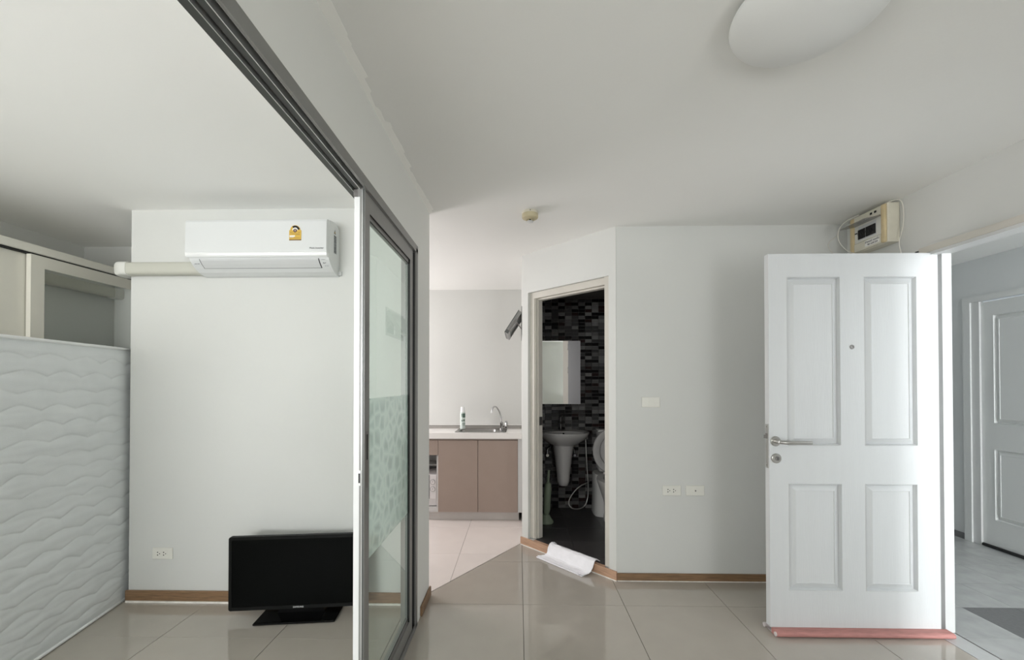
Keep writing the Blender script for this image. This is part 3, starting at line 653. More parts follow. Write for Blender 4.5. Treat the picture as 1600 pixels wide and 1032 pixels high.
# ------------------------------------------------------------------ air conditioner
ac = thing('air_conditioner', 'white split air conditioner indoor unit high on the bedroom wall', 'air conditioner', (-1.455, 2.42, 1.96))
AX0, AX1 = -1.888, -1.074
prof = [(2.499, 2.215), (2.487, 2.242), (2.462, 2.254), (2.43, 2.258), (2.375, 2.250), (2.362, 2.244), (2.362, 2.040), (2.352, 2.036), (2.362, 2.020), (2.378, 2.003), (2.400, 1.985), (2.430, 1.968), (2.470, 1.957), (2.499, 1.955)]
obj('housing', prism(NB(), prof, 'x', AX0+0.006, AX1-0.004), M_acw, ac)
bx('wall_plate', (AX0+0.02, 2.486, 1.962), (AX1+0.012, 2.4995, 1.985), M_acg, ac)
b = NB(); prism(b, [(2.363, 2.246), (2.352, 2.248), (2.340, 2.243), (2.3345, 2.232), (2.331, 2.058), (2.363, 2.058)], 'x', AX0, AX1-0.006); obj('front_panel', b, M_acw, ac)
b = NB(); prism(b, [(2.363, 2.0575), (2.3305, 2.0575), (2.3295, 2.052), (2.332, 2.040), (2.338, 2.033), (2.363, 2.033)], 'x', AX0+0.001, AX1-0.005); obj('silver_strip', b, M_acs, ac)
def curve_plate(bm, pts, off, x0, x1):
    A = []
    for i, p in enumerate(pts):
        a = Vector(pts[max(i-1, 0)]); c_ = Vector(pts[min(i+1, len(pts)-1)]); t = (c_-a).normalized(); n = Vector((t.y, -t.x))
        if n.x > 0: n = -n
        A.append((p[0]+n.x*off, p[1]+n.y*off))
    return prism(bm, [tuple(p) for p in pts]+A[::-1], 'x', x0, x1)
lv = [(2.3575, 2.028), (2.362, 2.020), (2.378, 2.003), (2.398, 1.9866)]
b = NB(); curve_plate(b, lv+[(2.401, 1.9845)], 0.0010, -1.826, -1.134); obj('louvre_gap', b, M_black, ac)
b = NB(); curve_plate(b, lv, 0.0030, -1.821, -1.139); obj('louvre', b, M_acg, ac)
# energy label on the front
lb = NB(); yl = 2.3302
prism(lb, [(-1.291, 2.122), (-1.223, 2.122), (-1.223, 2.178), (-1.229, 2.181)]+[(-1.257+0.028*cos(a), 2.181+0.026*sin(a)) for a in [k*pi/12 for k in range(1, 12)]]+[(-1.285, 2.181), (-1.291, 2.178)], 'y', yl, yl+0.0035)
el = obj('energy_label', lb, M_gold, ac); el['label'] = 'gold energy rating label with a rounded top'
def arc(bm, cx, cz, r0, r1, a0, a1, y0, y1, n=14):
    P = [(cx+r1*cos(a0+(a1-a0)*k/n), cz+r1*sin(a0+(a1-a0)*k/n)) for k in range(n+1)]+[(cx+r0*cos(a1-(a1-a0)*k/n), cz+r0*sin(a1-(a1-a0)*k/n)) for k in range(n+1)]
    return prism(bm, P, 'y', y0, y1)
obj('dial_arc', arc(NB(), -1.257, 2.179, 0.015, 0.026, 0.15, pi*0.72, yl-0.0005, yl), M_hole, el)
obj('dial_arc', arc(NB(), -1.257, 2.179, 0.0, 0.016, 0, pi, yl-0.0004, yl), M_paper, el)
obj('dial_badge', arc(NB(), -1.257, 2.177, 0.0, 0.0105, 0, 1.999*pi, yl-0.0009, yl-0.0002, 20), M_maroon, el)
text('dial_figure', '5', 0.014, M_paper, el, FACE_CAM(-1.257, yl-0.0012, 2.177))
b = NB(); box(b, (-1.291, yl-0.0004, 2.122), (-1.223, yl, 2.1265)); obj('label_band', b, M_maroon, el)
b = NB(); box(b, (-1.288, yl-0.0004, 2.142), (-1.258, yl, 2.150)); box(b, (-1.288, yl-0.0004, 2.138), (-1.266, yl, 2.1405)); obj('label_band', b, M_paper, el)
b = NB()
for k, (z, xa, xb) in enumerate(((2.165, -1.285, -1.272), (2.165, -1.242, -1.228), (2.157, -1.280, -1.232), (2.153, -1.252, -1.230), (2.134, -1.286, -1.230))): box(b, (xa, yl-0.0003, z), (xb, yl, z+0.0016))
obj('label_print', b, M_goldt, el)
text('panel_print', 'Multi Inverter', 0.0145, M_txt, ac, FACE_CAM(-1.135, 2.3302, 2.078))
text('corner_print', 'Hi-Fit', 0.013, M_txt, ac, Matrix.Translation((-1.850, 2.3735, 2.005)) @ Matrix.Rotation(R(90-45), 4, 'X'))
text('corner_print', 'CLEAN', 0.008, M_txt, ac, Matrix.Translation((-1.111, 2.3590, 2.022)) @ Matrix.Rotation(R(90-40), 4, 'X'))
text('corner_print', 'FILTER', 0.008, M_txt, ac, Matrix.Translation((-1.104, 2.3885, 1.993)) @ Matrix.Rotation(R(90-48), 4, 'X'))
b = NB(); Mx = Matrix.Translation((-1.109, 2.3730, 2.0065)) @ Matrix.Rotation(R(90-44), 4, 'X')
for k in range(6):
    a = k*pi/3; tube(b, [Mx @ Vector((0.003*cos(a), 0.003*sin(a), 0.0006)), Mx @ Vector((0.0085*cos(a), 0.0085*sin(a), 0.0006))], 0.0011, 6)
    tube(b, [Mx @ Vector((0.007*cos(a-0.5), 0.007*sin(a-0.5), 0.0006)), Mx @ Vector((0.007*cos(a+0.5), 0.007*sin(a+0.5), 0.0006))], 0.0009, 6)
obj('snowflake_print', b, M_txt, ac)
xs = AX1-0.0038
b = NB(); prism(b, [(2.424, 2.192), (2.448, 2.192), (2.436, 2.218)], 'x', xs, xs+0.0006); obj('warning_triangle', b, M_txt, ac)
b = NB(); prism(b, [(2.431, 2.196), (2.441, 2.196), (2.436, 2.208)], 'x', xs+0.0006, xs+0.0009); obj('warning_triangle', b, M_gold, ac)
b = NB(); rr = random.Random(3)
for k in range(11):
    yy = 2.424+0.0030*k; z = 2.183
    while z > 2.085:
        dz = rr.uniform(0.003, 0.011); box(b, (xs, yy, z-dz), (xs+0.0005, yy+0.0019, z)); z -= dz+rr.uniform(0.001, 0.004)
obj('side_print', b, M_txt, ac)

# pipe cover running round the corner
pc = thing('pipe_cover', 'ivory refrigerant pipe cover from the air conditioner round the wall corner', 'pipe cover', (-2.2, 2.46, 1.96))
b = NB()
def sq(c, ry, rz, n=20, p=4.0):
    return [(c[0], c[1]+ry*math.copysign(abs(cos(a))**(2/p), cos(a)), c[2]+rz*math.copysign(abs(sin(a))**(2/p), sin(a))) for a in [2*pi*k/n for k in range(n)]]
rings(b, [sq((x, 2.463, 2.001), 0.0355, 0.037) for x in (-1.875, -2.35)]); obj('trunking', b, M_pipe, pc, True, auto=50)
b = NB(); L = [sq((-2.325, 2.462, 2.002), 0.037, 0.0405)]
cen = Vector((-2.355, 2.50, 2.002))
for k in range(0, 9):
    a = R(90*k/8); c_ = cen+Vector((-sin(a)*0.040, -cos(a)*0.040, 0)); t = Vector((cos(a), -sin(a), 0)); o_ = Vector((-sin(a), -cos(a), 0))
    L.append([c_+o_*(0.037*math.copysign(abs(cos(u))**0.5, -cos(u)))+Vector((0, 0, 0.0405*math.copysign(abs(sin(u))**0.5, sin(u)))) for u in [2*pi*j/20 for j in range(20)]])
L.append([p+Vector((0, 0.03, 0)) for p in L[-1]])
rings(b, L); obj('elbow', b, M_pipe2, pc, True, auto=50)
b = NB(); rings(b, [[(-2.394+0.034*math.copysign(abs(cos(u))**0.5, cos(u)), y, 2.001+0.037*math.copysign(abs(sin(u))**0.5, sin(u))) for u in [2*pi*j/20 for j in range(20)]] for y in (2.52, 3.12)]); obj('trunking', b, M_pipe, pc, True, auto=50)
b = NB(); rings(b, [[(-2.395+0.038*math.copysign(abs(cos(u))**0.5, cos(u)), y, 2.001+0.041*math.copysign(abs(sin(u))**0.5, sin(u))) for u in [2*pi*j/20 for j in range(20)]] for y in (3.105, 3.1695)]); obj('end_sleeve', b, M_pipe2, pc, True, auto=50)

# ------------------------------------------------------------------ sockets and switch
def plate(name, label, cat, x, y, z, kind, group=None):
    t = thing(name, label, cat, (x, y, z), group)
    bx('cover_plate', (x-0.061, y-0.009, z-0.034), (x+0.061, y-0.0003, z+0.034), M_plate, t, 0.004, 2)
    f = y-0.0091
    if kind == 'socket':
        for dx in (-0.0225, 0.0145):
            ins = bx('socket_insert', (x+dx-0.016, f-0.0012, z-0.019), (x+dx+0.018, f, z+0.019), M_plate, t, 0.0004)
            b = NB()
            for px_, pz in ((-0.004, 0.008), (-0.004, -0.008)): lathe(b, [(0.0036, 0), (0.0036, -0.0004)], (x+dx+px_, f-0.0012, z+pz), 'y', 10)
            lathe(b, [(0.0030, 0), (0.0030, -0.0004)], (x+dx+0.008, f-0.0012, z), 'y', 10)
            obj('pin_hole', b, M_hole, ins)
    elif kind == 'aerial':
        lathe_ = lathe(NB(), [(0.0085, 0), (0.0085, -0.003), (0.0055, -0.004), (0.0, -0.004)], (x, f, z), 'y', 18); o = obj('aerial_jack', lathe_, M_plate, t, True, auto=30)
        obj('jack_hole', lathe(NB(), [(0.0042, 0), (0.0042, -0.0004)], (x, f-0.004, z), 'y', 12), M_hole, o)
    else:
        bx('switch_frame', (x-0.018, f-0.001, z-0.024), (x+0.018, f, z+0.024), M_plate, t, 0.0003)
        b = NB(); prism(b, [(f-0.001, z-0.019), (f-0.0050, z-0.019), (f-0.0020, z+0.019), (f-0.001, z+0.019)], 'x', x-0.0145, x+0.0145); obj('rocker', b, M_plate, t)
    return t
plate('wall_socket', 'ivory double socket low on the wall left of the television', 'socket', -2.143, YA, 0.293, 'socket')
plate('wall_socket', 'ivory double socket beside the aerial outlet on the living room wall', 'socket', 1.018, YB, 0.602, 'socket')
plate('aerial_outlet', 'ivory aerial outlet with one round jack right of the double socket', 'outlet', 1.172, YB, 0.602, 'aerial')
plate('light_switch', 'ivory single rocker light switch on the wall above the sockets', 'switch', 0.882, YB, 1.190, 'switch')

# ------------------------------------------------------------------ television
ta = R(6.2); tc = Vector((-1.235, 2.352, 0))
tv = thing('television', 'black flat screen television on a square stand on the bedroom floor', 'television', tc[:])
tv.rotation_euler = (0, 0, ta)
W2, Z0, Z1 = 0.374, 0.056, 0.464
MT_ = Matrix.Translation(tc) @ Matrix.Rotation(ta, 4, 'Z')
def tvobj(name, bm, m, parent=tv, **k):
    bmesh.ops.transform(bm, matrix=MT_, verts=bm.verts[:]); return obj(name, bm, m, parent, **k)
def rrect(x0, x1, z0, z1, r, n=5):
    P = []
    for cx, cz, a0 in ((x1-r, z0+r, -pi/2), (x1-r, z1-r, 0), (x0+r, z1-r, pi/2), (x0+r, z0+r, pi)):
        P += [(cx+r*cos(a0+k*pi/2/n), cz+r*sin(a0+k*pi/2/n)) for k in range(n+1)]
    return P
b = NB(); P = rrect(-W2, W2, Z0, Z1, 0.012); Q = rrect(-W2+0.018, W2-0.018, Z0+0.020, Z1-0.018, 0.003); Pb = rrect(-W2+0.05, W2-0.05, Z0+0.04, Z1-0.04, 0.03)
rings(b, [[(p[0], 0.030, p[1]) for p in Pb], [(p[0], 0.012, p[1]) for p in P], [(p[0], -0.010, p[1]) for p in P], [(p[0]*0.994, -0.014, (p[1]-0.27)*0.994+0.27) for p in P], [(p[0], -0.014, p[1]) for p in Q], [(p[0], -0.011, p[1]) for p in Q]])
tvobj('bezel', b, M_tv)
b = NB(); prism(b, Q, 'y', -0.0116, -0.0105); tvobj('screen', b, M_scr)
b = box(NB(), (-0.215, -0.075, 0.004), (0.215, 0.090, 0.014), 0.002); sb = tvobj('stand_base', b, M_tvb)
b = NB(); rings(b, [[(x, y, 0.0142) for x, y in ((-0.13, 0.028), (0.13, 0.028), (0.13, 0.060), (-0.13, 0.060))], [(x, y, 0.10) for x, y in ((-0.09, 0.026), (0.09, 0.026), (0.09, 0.045), (-0.09, 0.045))]]); tvobj('stand_neck', b, M_tvb)
for sx in (-0.19, 0.19):
    for sy in (-0.055, 0.07): tvobj('rubber_foot', lathe(NB(), [(0.012, 0.0), (0.012, 0.0045)], (sx, sy, 0.0), 'z', 12), M_black, sb)
me = text('brand_lettering', 'SAMSUNG', 0.0125, M_logo, None, MT_ @ FACE_CAM(0.0, -0.0145, Z0+0.010))
me.parent = tv; me.matrix_parent_inverse = MT_.inverted(); me.scale = (1, 1, 1)

# ------------------------------------------------------------------ ceiling lamp, smoke detector
cl = thing('ceiling_lamp', 'round white opal dome lamp on the living room ceiling', 'lamp', (0.80, 1.165, H))
LC = (0.80, 1.165, H)
obj('lamp_base', lathe(NB(), [(0.150, -0.0004), (0.150, -0.022), (0.0, -0.022)], LC, 'z', 48), M_acw, cl, True, auto=30)
n_ = 14; obj('lamp_shade', lathe(NB(), [(0.176, -0.016), (0.190, -0.018), (0.196, -0.026)]+[(0.196*cos(k*pi/2/n_), -0.026-0.062*sin(k*pi/2/n_)) for k in range(1, n_+1)], LC, 'z', 64, cap0=False), M_lamp, cl, True)
dt = thing('smoke_detector', 'small yellowed ivory heat detector on the ceiling', 'detector', (0.07, 2.575, H)); DC = (0.07, 2.575, H)
obj('detector_base', lathe(NB(), [(0.0475, -0.0003), (0.0500, -0.003), (0.0500, -0.014), (0.0485, -0.016)], DC, 'z', 32), M_cu, dt, True, auto=30)
obj('detector_body', lathe(NB(), [(0.0465, -0.015), (0.0495, -0.017), (0.0500, -0.036), (0.0475, -0.041), (0.026, -0.051), (0.022, -0.051)], DC, 'z', 32), M_det, dt, True, auto=30)
b = NB()
for k in range(6):
    a = k*pi/3; box(b, (DC[0]+0.019*cos(a)-0.003, DC[1]+0.019*sin(a)-0.003, H-0.060), (DC[0]+0.019*cos(a)+0.003, DC[1]+0.019*sin(a)+0.003, H-0.050))
cg = obj('sensor_cage', b, M_det, dt)
obj('cage_cap', lathe(NB(), [(0.021, -0.060), (0.0225, -0.062), (0.019, -0.065), (0.0, -0.066)], DC, 'z', 24), M_acg, cg, True, auto=40)
obj('sensor_core', lathe(NB(), [(0.012, -0.050), (0.012, -0.060)], DC, 'z', 16), M_hole, cg)
bx('status_light', (DC[0]-0.002, DC[1]-0.0515, H-0.012), (DC[0]+0.002, DC[1]-0.0495, H-0.006), M_hole, dt)

# ------------------------------------------------------------------ consumer unit in the corner
cu = thing('consumer_unit', 'cream and yellowed electrical fuse box with lid up in the corner above the door', 'fuse box', (XR, 2.60, 2.12))
XC = 2.105
bx('back_box', (XC+0.010, 2.444, 2.128), (XR-0.0005, 2.705, 2.358), M_cu, cu, 0.006, 2)
ff = NB(); XF = XC-0.004
box(ff, (XF, 2.450, 2.130), (XC+0.012, 2.478, 2.352), 0.006, 2)
obj('face_side', ff, M_yel, cu, True, auto=40)['label'] = 'yellowed side strip'
ff = NB(); box(ff, (XF, 2.672, 2.136), (XC+0.012, 2.703, 2.350), 0.005, 2); obj('face_side', ff, M_yel, cu, True, auto=40)['label'] = 'yellowed side strip'
bx('face_top', (XF+0.001, 2.479, 2.300), (XC+0.012, 2.671, 2.350), M_cu, cu, 0.002)
bx('face_bottom', (XF+0.001, 2.479, 2.132), (XC+0.012, 2.671, 2.184), M_cu, cu, 0.002)
bx('inner_cover', (XF+0.006, 2.479, 2.187), (XC+0.012, 2.671, 2.297), M_plate, cu)
bx('breaker_window', (XF+0.0050, 2.512, 2.196), (XF+0.0062, 2.642, 2.282), M_acg, cu)
y = 2.515
for k in range(7):
    if k == 4: y += 0.006
    br = bx('breaker', (XF-0.001, y, 2.204), (XF+0.005, y+0.0158, 2.262), M_hole, cu, 0.001); bx('breaker_toggle', (XF-0.005, y+0.005, 2.228), (XF-0.0011, y+0.011, 2.240), M_black, br); y += 0.0172
b = NB(); rings(b, [[(x, yy, z) for x, z in ((XF+0.004, 2.296), (XF-0.088, 2.278), (XF-0.088, 2.272), (XF+0.004, 2.291))] for yy in (2.480, 2.668)]); obj('flip_lid', b, M_smoke, cu)
for yy in (2.505, 2.535): bx('status_mark', (XF+0.0004, yy, 2.322), (XF+0.0012, yy+0.016, 2.335), M_hole, cu)
bx('cover_screw', (XF+0.0004, 2.650, 2.245), (XF+0.0062, 2.664, 2.250), M_hole, cu)
st = bx('paper_sticker', (XF+0.0002, 2.486, 2.142), (XF+0.0011, 2.588, 2.180), M_paper, cu)
MR = lambda yy, zz: Matrix.Translation((XF-0.0001, yy, zz)) @ Matrix.Rotation(-pi/2, 4, 'Z') @ Matrix.Rotation(pi/2, 4, 'X')
text('sticker_print', 'ช่างแอร์ คอนโด', 0.0165, M_hole, st, MR(2.537, 2.168))
text('sticker_print', '081-6281254', 0.0135, M_hole, st, MR(2.533, 2.151))
bx('mounting_board', (XR-0.012, 2.706, 2.165), (XR-0.0005, 2.815, 2.350), M_wall, cu)
tag(obj('white_cable', tube(NB(), [(XF-0.006, 2.62, 2.352), (XF-0.03, 2.70, 2.345), (XF-0.05, 2.735, 2.30), (XF-0.045, 2.74, 2.23), (XF-0.015, 2.712, 2.160), (XF-0.004, 2.66, 2.125), (XF+0.01, 2.63, 2.105), (2.15, 2.60, 2.02), (2.179, 2.58, 1.90)], 0.0025, 8, 2), M_cable, None, True), 'thin white cable looping round the left of the fuse box', 'cable')
tag(obj('white_cable', tube(NB(), [(XF-0.004, 2.417, 2.345), (2.15, 2.417, 2.362), (2.176, 2.416, 2.34), (2.178, 2.414, 2.25), (2.172, 2.417, 2.18), (2.150, 2.417, 2.120), (2.165, 2.416, 2.04), (2.178, 2.416, 1.92)], 0.0027, 8, 2), M_cable, None, True), 'thin white cable hanging down right of the fuse box', 'cable')
tag(obj('white_cable', tube(NB(), [(2.12, YB-0.004, 2.30), (2.06, YB-0.004, 2.255), (2.055, YB-0.004, 2.22), (2.10, YB-0.006, 2.16), (2.15, YB-0.03, 2.115), (2.178, YB-0.10, 2.08), (2.180, 2.70, 2.00), (2.180, 2.69, 1.90)], 0.0025, 8, 2), M_cable, None, True), 'thin white cable along the back wall beside the fuse box', 'cable')

# ------------------------------------------------------------------ kitchen
YC = 4.0; ZT = 0.842
kc = thing('kitchen_cabinet', 'taupe double door sink cabinet under the white worktop', 'cabinet', (-0.385, 4.25, 0))
b = NB(); box(b, (-0.768, YC+0.02, 0.085), (-0.750, YK-0.002, 0.788)); box(b, (-0.022, YC+0.02, 0.085), (-0.006, YK-0.002, 0.788)); box(b, (-0.750, YC+0.02, 0.085), (-0.022, YK-0.002, 0.10)); box(b, (-0.750, YC+0.03, 0.765), (-0.022, YC+0.05, 0.788)); box(b, (-0.750, YK-0.02, 0.10), (-0.022, YK-0.002, 0.70))
obj('carcass', b, M_gap, kc)
bx('door', (-0.768, YC, 0.090), (-0.3905, YC+0.018, 0.772), M_taupe, kc, 0.0012); bx('door', (-0.3865, YC, 0.090), (-0.010, YC+0.018, 0.772), M_taupe, kc, 0.0012)
bx('plinth', (-0.768, YC+0.055, 0.001), (0.0, YC+0.07, 0.085), M_plinth, kc)
bx('filler_panel', (-0.008, YC+0.004, 0.088), (XK-0.001, YC+0.02, 0.786), M_fwhite, kc)['label'] = 'narrow white filler strip'
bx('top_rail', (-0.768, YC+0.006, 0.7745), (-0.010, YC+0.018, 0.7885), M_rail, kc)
k2 = thing('open_cabinet', 'taupe cabinet with an open microwave niche left of the sink cabinet', 'cabinet', (-1.07, 4.25, 0))
b = NB(); box(b, (-1.37, YC+0.018, 0.085), (-1.352, YK-0.002, 0.788)); box(b, (-0.786, YC+0.0185, 0.085), (-0.7695, YK-0.002, 0.788)); box(b, (-1.352, YC+0.018, 0.085), (-0.786, YK-0.002, 0.128)); box(b, (-1.352, YK-0.014, 0.128), (-0.786, YK-0.002, 0.788)); box(b, (-1.352, YC+0.02, 0.628), (-0.786, YK-0.014, 0.640))
obj('carcass', b, M_cubby, k2)
bx('drawer_front', (-1.37, YC, 0.630), (-0.770, YC+0.018, 0.772), M_taupe, k2, 0.0012)
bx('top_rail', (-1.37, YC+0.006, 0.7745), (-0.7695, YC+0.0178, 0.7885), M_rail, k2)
bx('niche_shelf', (-1.352, 4.30, 0.470), (-0.786, YK-0.014, 0.486), M_cubby, k2)
bx('plinth', (-1.37, YC+0.055, 0.001), (-0.7685, YC+0.07, 0.085), M_plinth, k2)
mw = thing('microwave', 'white microwave with two dials inside the open cabinet niche', 'microwave', (-1.03, 4.2, 0.128))
bx('casing', (-1.262, 4.050, 0.205-0.07), (-0.792, 4.36, 0.434), M_mw, mw, 0.004)
bx('control_panel', (-0.858, 4.036, 0.203), (-0.793, 4.0495, 0.432), M_mw, mw, 0.002)
bx('door_gap', (-0.868, 4.044, 0.203), (-0.8585, 4.0498, 0.432), M_black, mw)
bx('door', (-1.260, 4.030, 0.203), (-0.869, 4.0495, 0.432), M_mw, mw, 0.003)
for z in (0.366, 0.298):
    kn = obj('dial', lathe(NB(), [(0.0225, 0), (0.0225, -0.002), (0.0195, -0.002), (0.019, -0.014), (0.0, -0.015)], (-0.827, 4.0358, z), 'y', 24), M_mw, mw, True, auto=30)
    obj('dial_ring', lathe(NB(), [(0.0255, 0.0002), (0.0255, -0.0008), (0.0205, -0.0008), (0.0205, 0.0002)], (-0.827, 4.0357, z), 'y', 28, False, False), M_txt, kn)
    bx('dial_pointer', (-0.8285, 4.0204, z-0.004), (-0.8255, 4.0212, z+0.018), M_txt, kn)
for sx in (-1.22, -0.84):
    obj('foot', lathe(NB(), [(0.012, -0.0065), (0.012, 0.0)], (sx, 4.09, 0.135), 'z', 10), M_black, mw)
# worktop with a sink cut-out
SX0, SX1, SY0, SY1 = -0.620, -0.120, 4.035, 4.385
b = NB(); Zb = 0.7895
YT = 4.41
for (xa, xb, ya, yb) in ((-2.25, SX0+0.02, YC-0.018, YK-0.001), (SX1-0.02, XK-0.001, YC-0.018, YK-0.001), (SX0+0.02, SX1-0.02, YC-0.018, SY0+0.02), (SX0+0.02, SX1-0.02, SY1-0.02, YK-0.001)):
    box(b, (xa, ya, Zb), (xb, yb, ZT))
tag(obj('worktop', b, M_top), 'white kitchen worktop holding the steel sink', 'worktop')
b = NB(); box(b, (-2.25, YT, ZT+0.0004), (XK-0.0012, YK-0.001, 0.872))
us = tag(obj('upstand', b, M_top), 'white ledge along the wall behind the kitchen worktop', 'ledge')
b = NB(); box(b, (-2.25, YT-0.006, ZT+0.0005), (XK-0.002, YT-0.0004, 0.8760)); obj('metal_edging', b, M_edge, us)
bx('edging_rib', (-2.25, YT-0.0085, 0.870), (XK-0.002, YT-0.0062, 0.876), M_alu, us)
# sink
sk = thing('kitchen_sink', 'stainless steel inset sink in the white worktop', 'sink', (-0.37, 4.21, 0.70))
def rr3(x0, x1, y0, y1, z, r, n=4): return [(p[0], p[1], z) for p in rrect(x0, x1, y0, y1, r, n)]
b = NB(); rings(b, [rr3(SX0, SX1, SY0, SY1, ZT+0.0004, 0.03), rr3(SX0, SX1, SY0, SY1, ZT+0.004, 0.03), rr3(SX0+0.03, SX1-0.10, SY0+0.03, SY1-0.06, ZT+0.004, 0.05), rr3(SX0+0.034, SX1-0.104, SY0+0.034, SY1-0.064, ZT-0.002, 0.05), rr3(SX0+0.05, SX1-0.12, SY0+0.05, SY1-0.08, ZT-0.13, 0.05)], cap0=False)
obj('basin', b, M_sink, sk, True, auto=30)
obj('drain', lathe(NB(), [(0.03, 0.0003), (0.028, 0.002), (0.0, 0.001)], (-0.41, 4.2, ZT-0.13), 'z', 18), M_dsteel, sk, True, auto=30)
# tap
tp = thing('kitchen_tap', 'chrome gooseneck kitchen tap with round side knob behind the sink', 'tap', (-0.178, 4.345, ZT))
fx, fy, fz = -0.178, 4.345, ZT+0.0045
obj('tap_body', lathe(NB(), [(0.022, 0), (0.022, 0.006), (0.015, 0.010), (0.014, 0.040), (0.016, 0.044), (0.016, 0.066), (0.008, 0.072)], (fx, fy, fz), 'z', 20), M_chrome, tp, True, auto=35)
obj('spout', tube(NB(), [(fx, fy, fz+0.066), (fx-0.004, fy, fz+0.12), (fx-0.018, fy-0.002, fz+0.17), (fx-0.035, fy-0.008, fz+0.205), (fx-0.058, fy-0.016, fz+0.232), (fx-0.080, fy-0.03, fz+0.228), (fx-0.094, fy-0.04, fz+0.205), (fx-0.098, fy-0.042, fz+0.180)], 0.0075, 12, 2), M_chrome, tp, True, auto=60)
obj('spout_tip', lathe(NB(), [(0.010, 0), (0.011, 0.004), (0.010, 0.016), (0.008, 0.017)], (fx-0.099, fy-0.042, fz+0.166), 'z', 14), M_canw, tp, True, auto=40)
b = NB(); tube(b, [(fx+0.012, fy, fz+0.03), (fx+0.034, fy, fz+0.034)], 0.010, 12); obj('knob_stem', b, M_chrome, tp, True, auto=40)
obj('knob', lathe(NB(), [(0.012, 0.0), (0.032, 0.004), (0.037, 0.012), (0.035, 0.026), (0.020, 0.033), (0.0, 0.034)], (fx+0.034, fy-0.006, fz+0.046), 'x', 12), M_chrome, tp, True, auto=25)
# spray can
sc_ = thing('spray_can', 'slim white and green spray bottle standing by the sink', 'bottle', (-0.575, 4.30, ZT)); c0 = (-0.578, 4.330, ZT+0.0045)
obj('can_body', lathe(NB(), [(0.025, 0), (0.027, 0.003), (0.027, 0.165), (0.024, 0.173), (0.0, 0.174)], c0, 'z', 24), M_cang, sc_, True, auto=30)
obj('cap', lathe(NB(), [(0.0245, 0.1735), (0.0245, 0.180), (0.022, 0.186), (0.021, 0.222), (0.018, 0.226), (0.0, 0.226)], c0, 'z', 24), M_canw, sc_, True, auto=30)
b = NB()
def wrap(bm, a0, a1, z0, z1, r=0.0273):
    n = 8; rings(bm, [[(c0[0]+rr_*cos(a0+(a1-a0)*k/n), c0[1]+rr_*sin(a0+(a1-a0)*k/n), c0[2]+z) for k in range(n+1)]+[(c0[0]+(rr_-0.0006)*cos(a1-(a1-a0)*k/n), c0[1]+(rr_-0.0006)*sin(a1-(a1-a0)*k/n), c0[2]+z) for k in range(n+1)] for z, rr_ in ((z0, r), (z1, r))])
b.free()
for q in ((-1.5, -0.1, 0.118, 0.160), (-1.9, -1.6, 0.125, 0.158), (-1.3, -0.6, 0.082, 0.098), (-1.9, -1.5, 0.078, 0.094), (-1.6, -0.2, 0.050, 0.056), (-1.5, -0.4, 0.036, 0.040)):
    b = NB(); wrap(b, *q); obj('printed_band', b, M_canl, sc_)
wpr = NB(); 
# ------------------------------------------------------------------ bathroom fittings
bx_m = thing('bathroom_mirror', 'frameless rectangular mirror on the dark mosaic wall', 'mirror', (0.39, 4.245, 1.1))
bx('mirror_glass', (0.150, 4.2475, 1.108), (0.621, 4.2525, 1.744), M_mirr, bx_m)
bx('mirror_edge', (0.1490, 4.2485, 1.107), (0.622, 4.2532, 1.745), M_acg, bx_m)
b = NB()
wbz = 0.852; wc = (0.437, 4.055)
def oval(rx, ry, z, dy=0.0, n=40, clampy=4.2525):
    return [(wc[0]+rx*cos(a), min(wc[1]+dy+ry*sin(a), clampy), z) for a in [2*pi*k/n for k in range(n)]]
wbs = thing('washbasin', 'white wall hung washbasin with half pedestal under the mirror', 'washbasin', (0.437, 4.05, 0.30))
rings(b, [oval(0.08, 0.07, wbz-0.150, 0.07), oval(0.150, 0.125, wbz-0.118, 0.05), oval(0.205, 0.185, wbz-0.070, 0.02), oval(0.233, 0.222, wbz-0.025, 0.0), oval(0.240, 0.232, wbz-0.006), oval(0.236, 0.228, wbz), oval(0.222, 0.214, wbz-0.001), oval(0.185, 0.130, wbz-0.008, -0.035), oval(0.160, 0.110, wbz-0.055, -0.035), oval(0.06, 0.045, wbz-0.110, -0.02)])
obj('bowl', b, M_cera, wbs, True, auto=50)
obj('overflow_hole', lathe(NB(), [(0.008, 0.0), (0.008, -0.002)], (0.437, 4.124, wbz-0.028), 'y', 12), M_hole, wbs)
b = NB()
def ped(rx, ry, z): return [(0.437+rx*math.copysign(abs(cos(a))**0.8, cos(a)), min(4.15+ry*sin(a), 4.2525), z) for a in [2*pi*k/24 for k in range(24)]]
rings(b, [ped(0.030, 0.04, 0.312), ped(0.050, 0.07, 0.322), ped(0.060, 0.085, 0.36), ped(0.072, 0.095, 0.48), ped(0.088, 0.105, 0.60), ped(0.105, 0.12, 0.715)]); obj('half_pedestal', b, M_cera, wbs, True, auto=60)
bt_ = thing('basin_tap', 'slim dark chrome pillar tap on the washbasin', 'tap', (0.418, 4.18, wbz))
b = NB(); lathe(b, [(0.020, 0), (0.020, 0.004), (0.011, 0.008), (0.011, 0.125), (0.006, 0.130)], (0.418, 4.200, wbz-0.001), 'z', 16); obj('tap_body', b, M_dsteel, bt_, True, auto=40)
obj('spout', tube(NB(), [(0.418, 4.195, wbz+0.075), (0.418, 4.12, wbz+0.080), (0.418, 4.100, wbz+0.062)], 0.008, 10, 1), M_dsteel, bt_, True, auto=50)
obj('lever', tube(NB(), [(0.418, 4.200, wbz+0.126), (0.430, 4.165, wbz+0.138)], 0.005, 8), M_dsteel, bt_, True, auto=50)
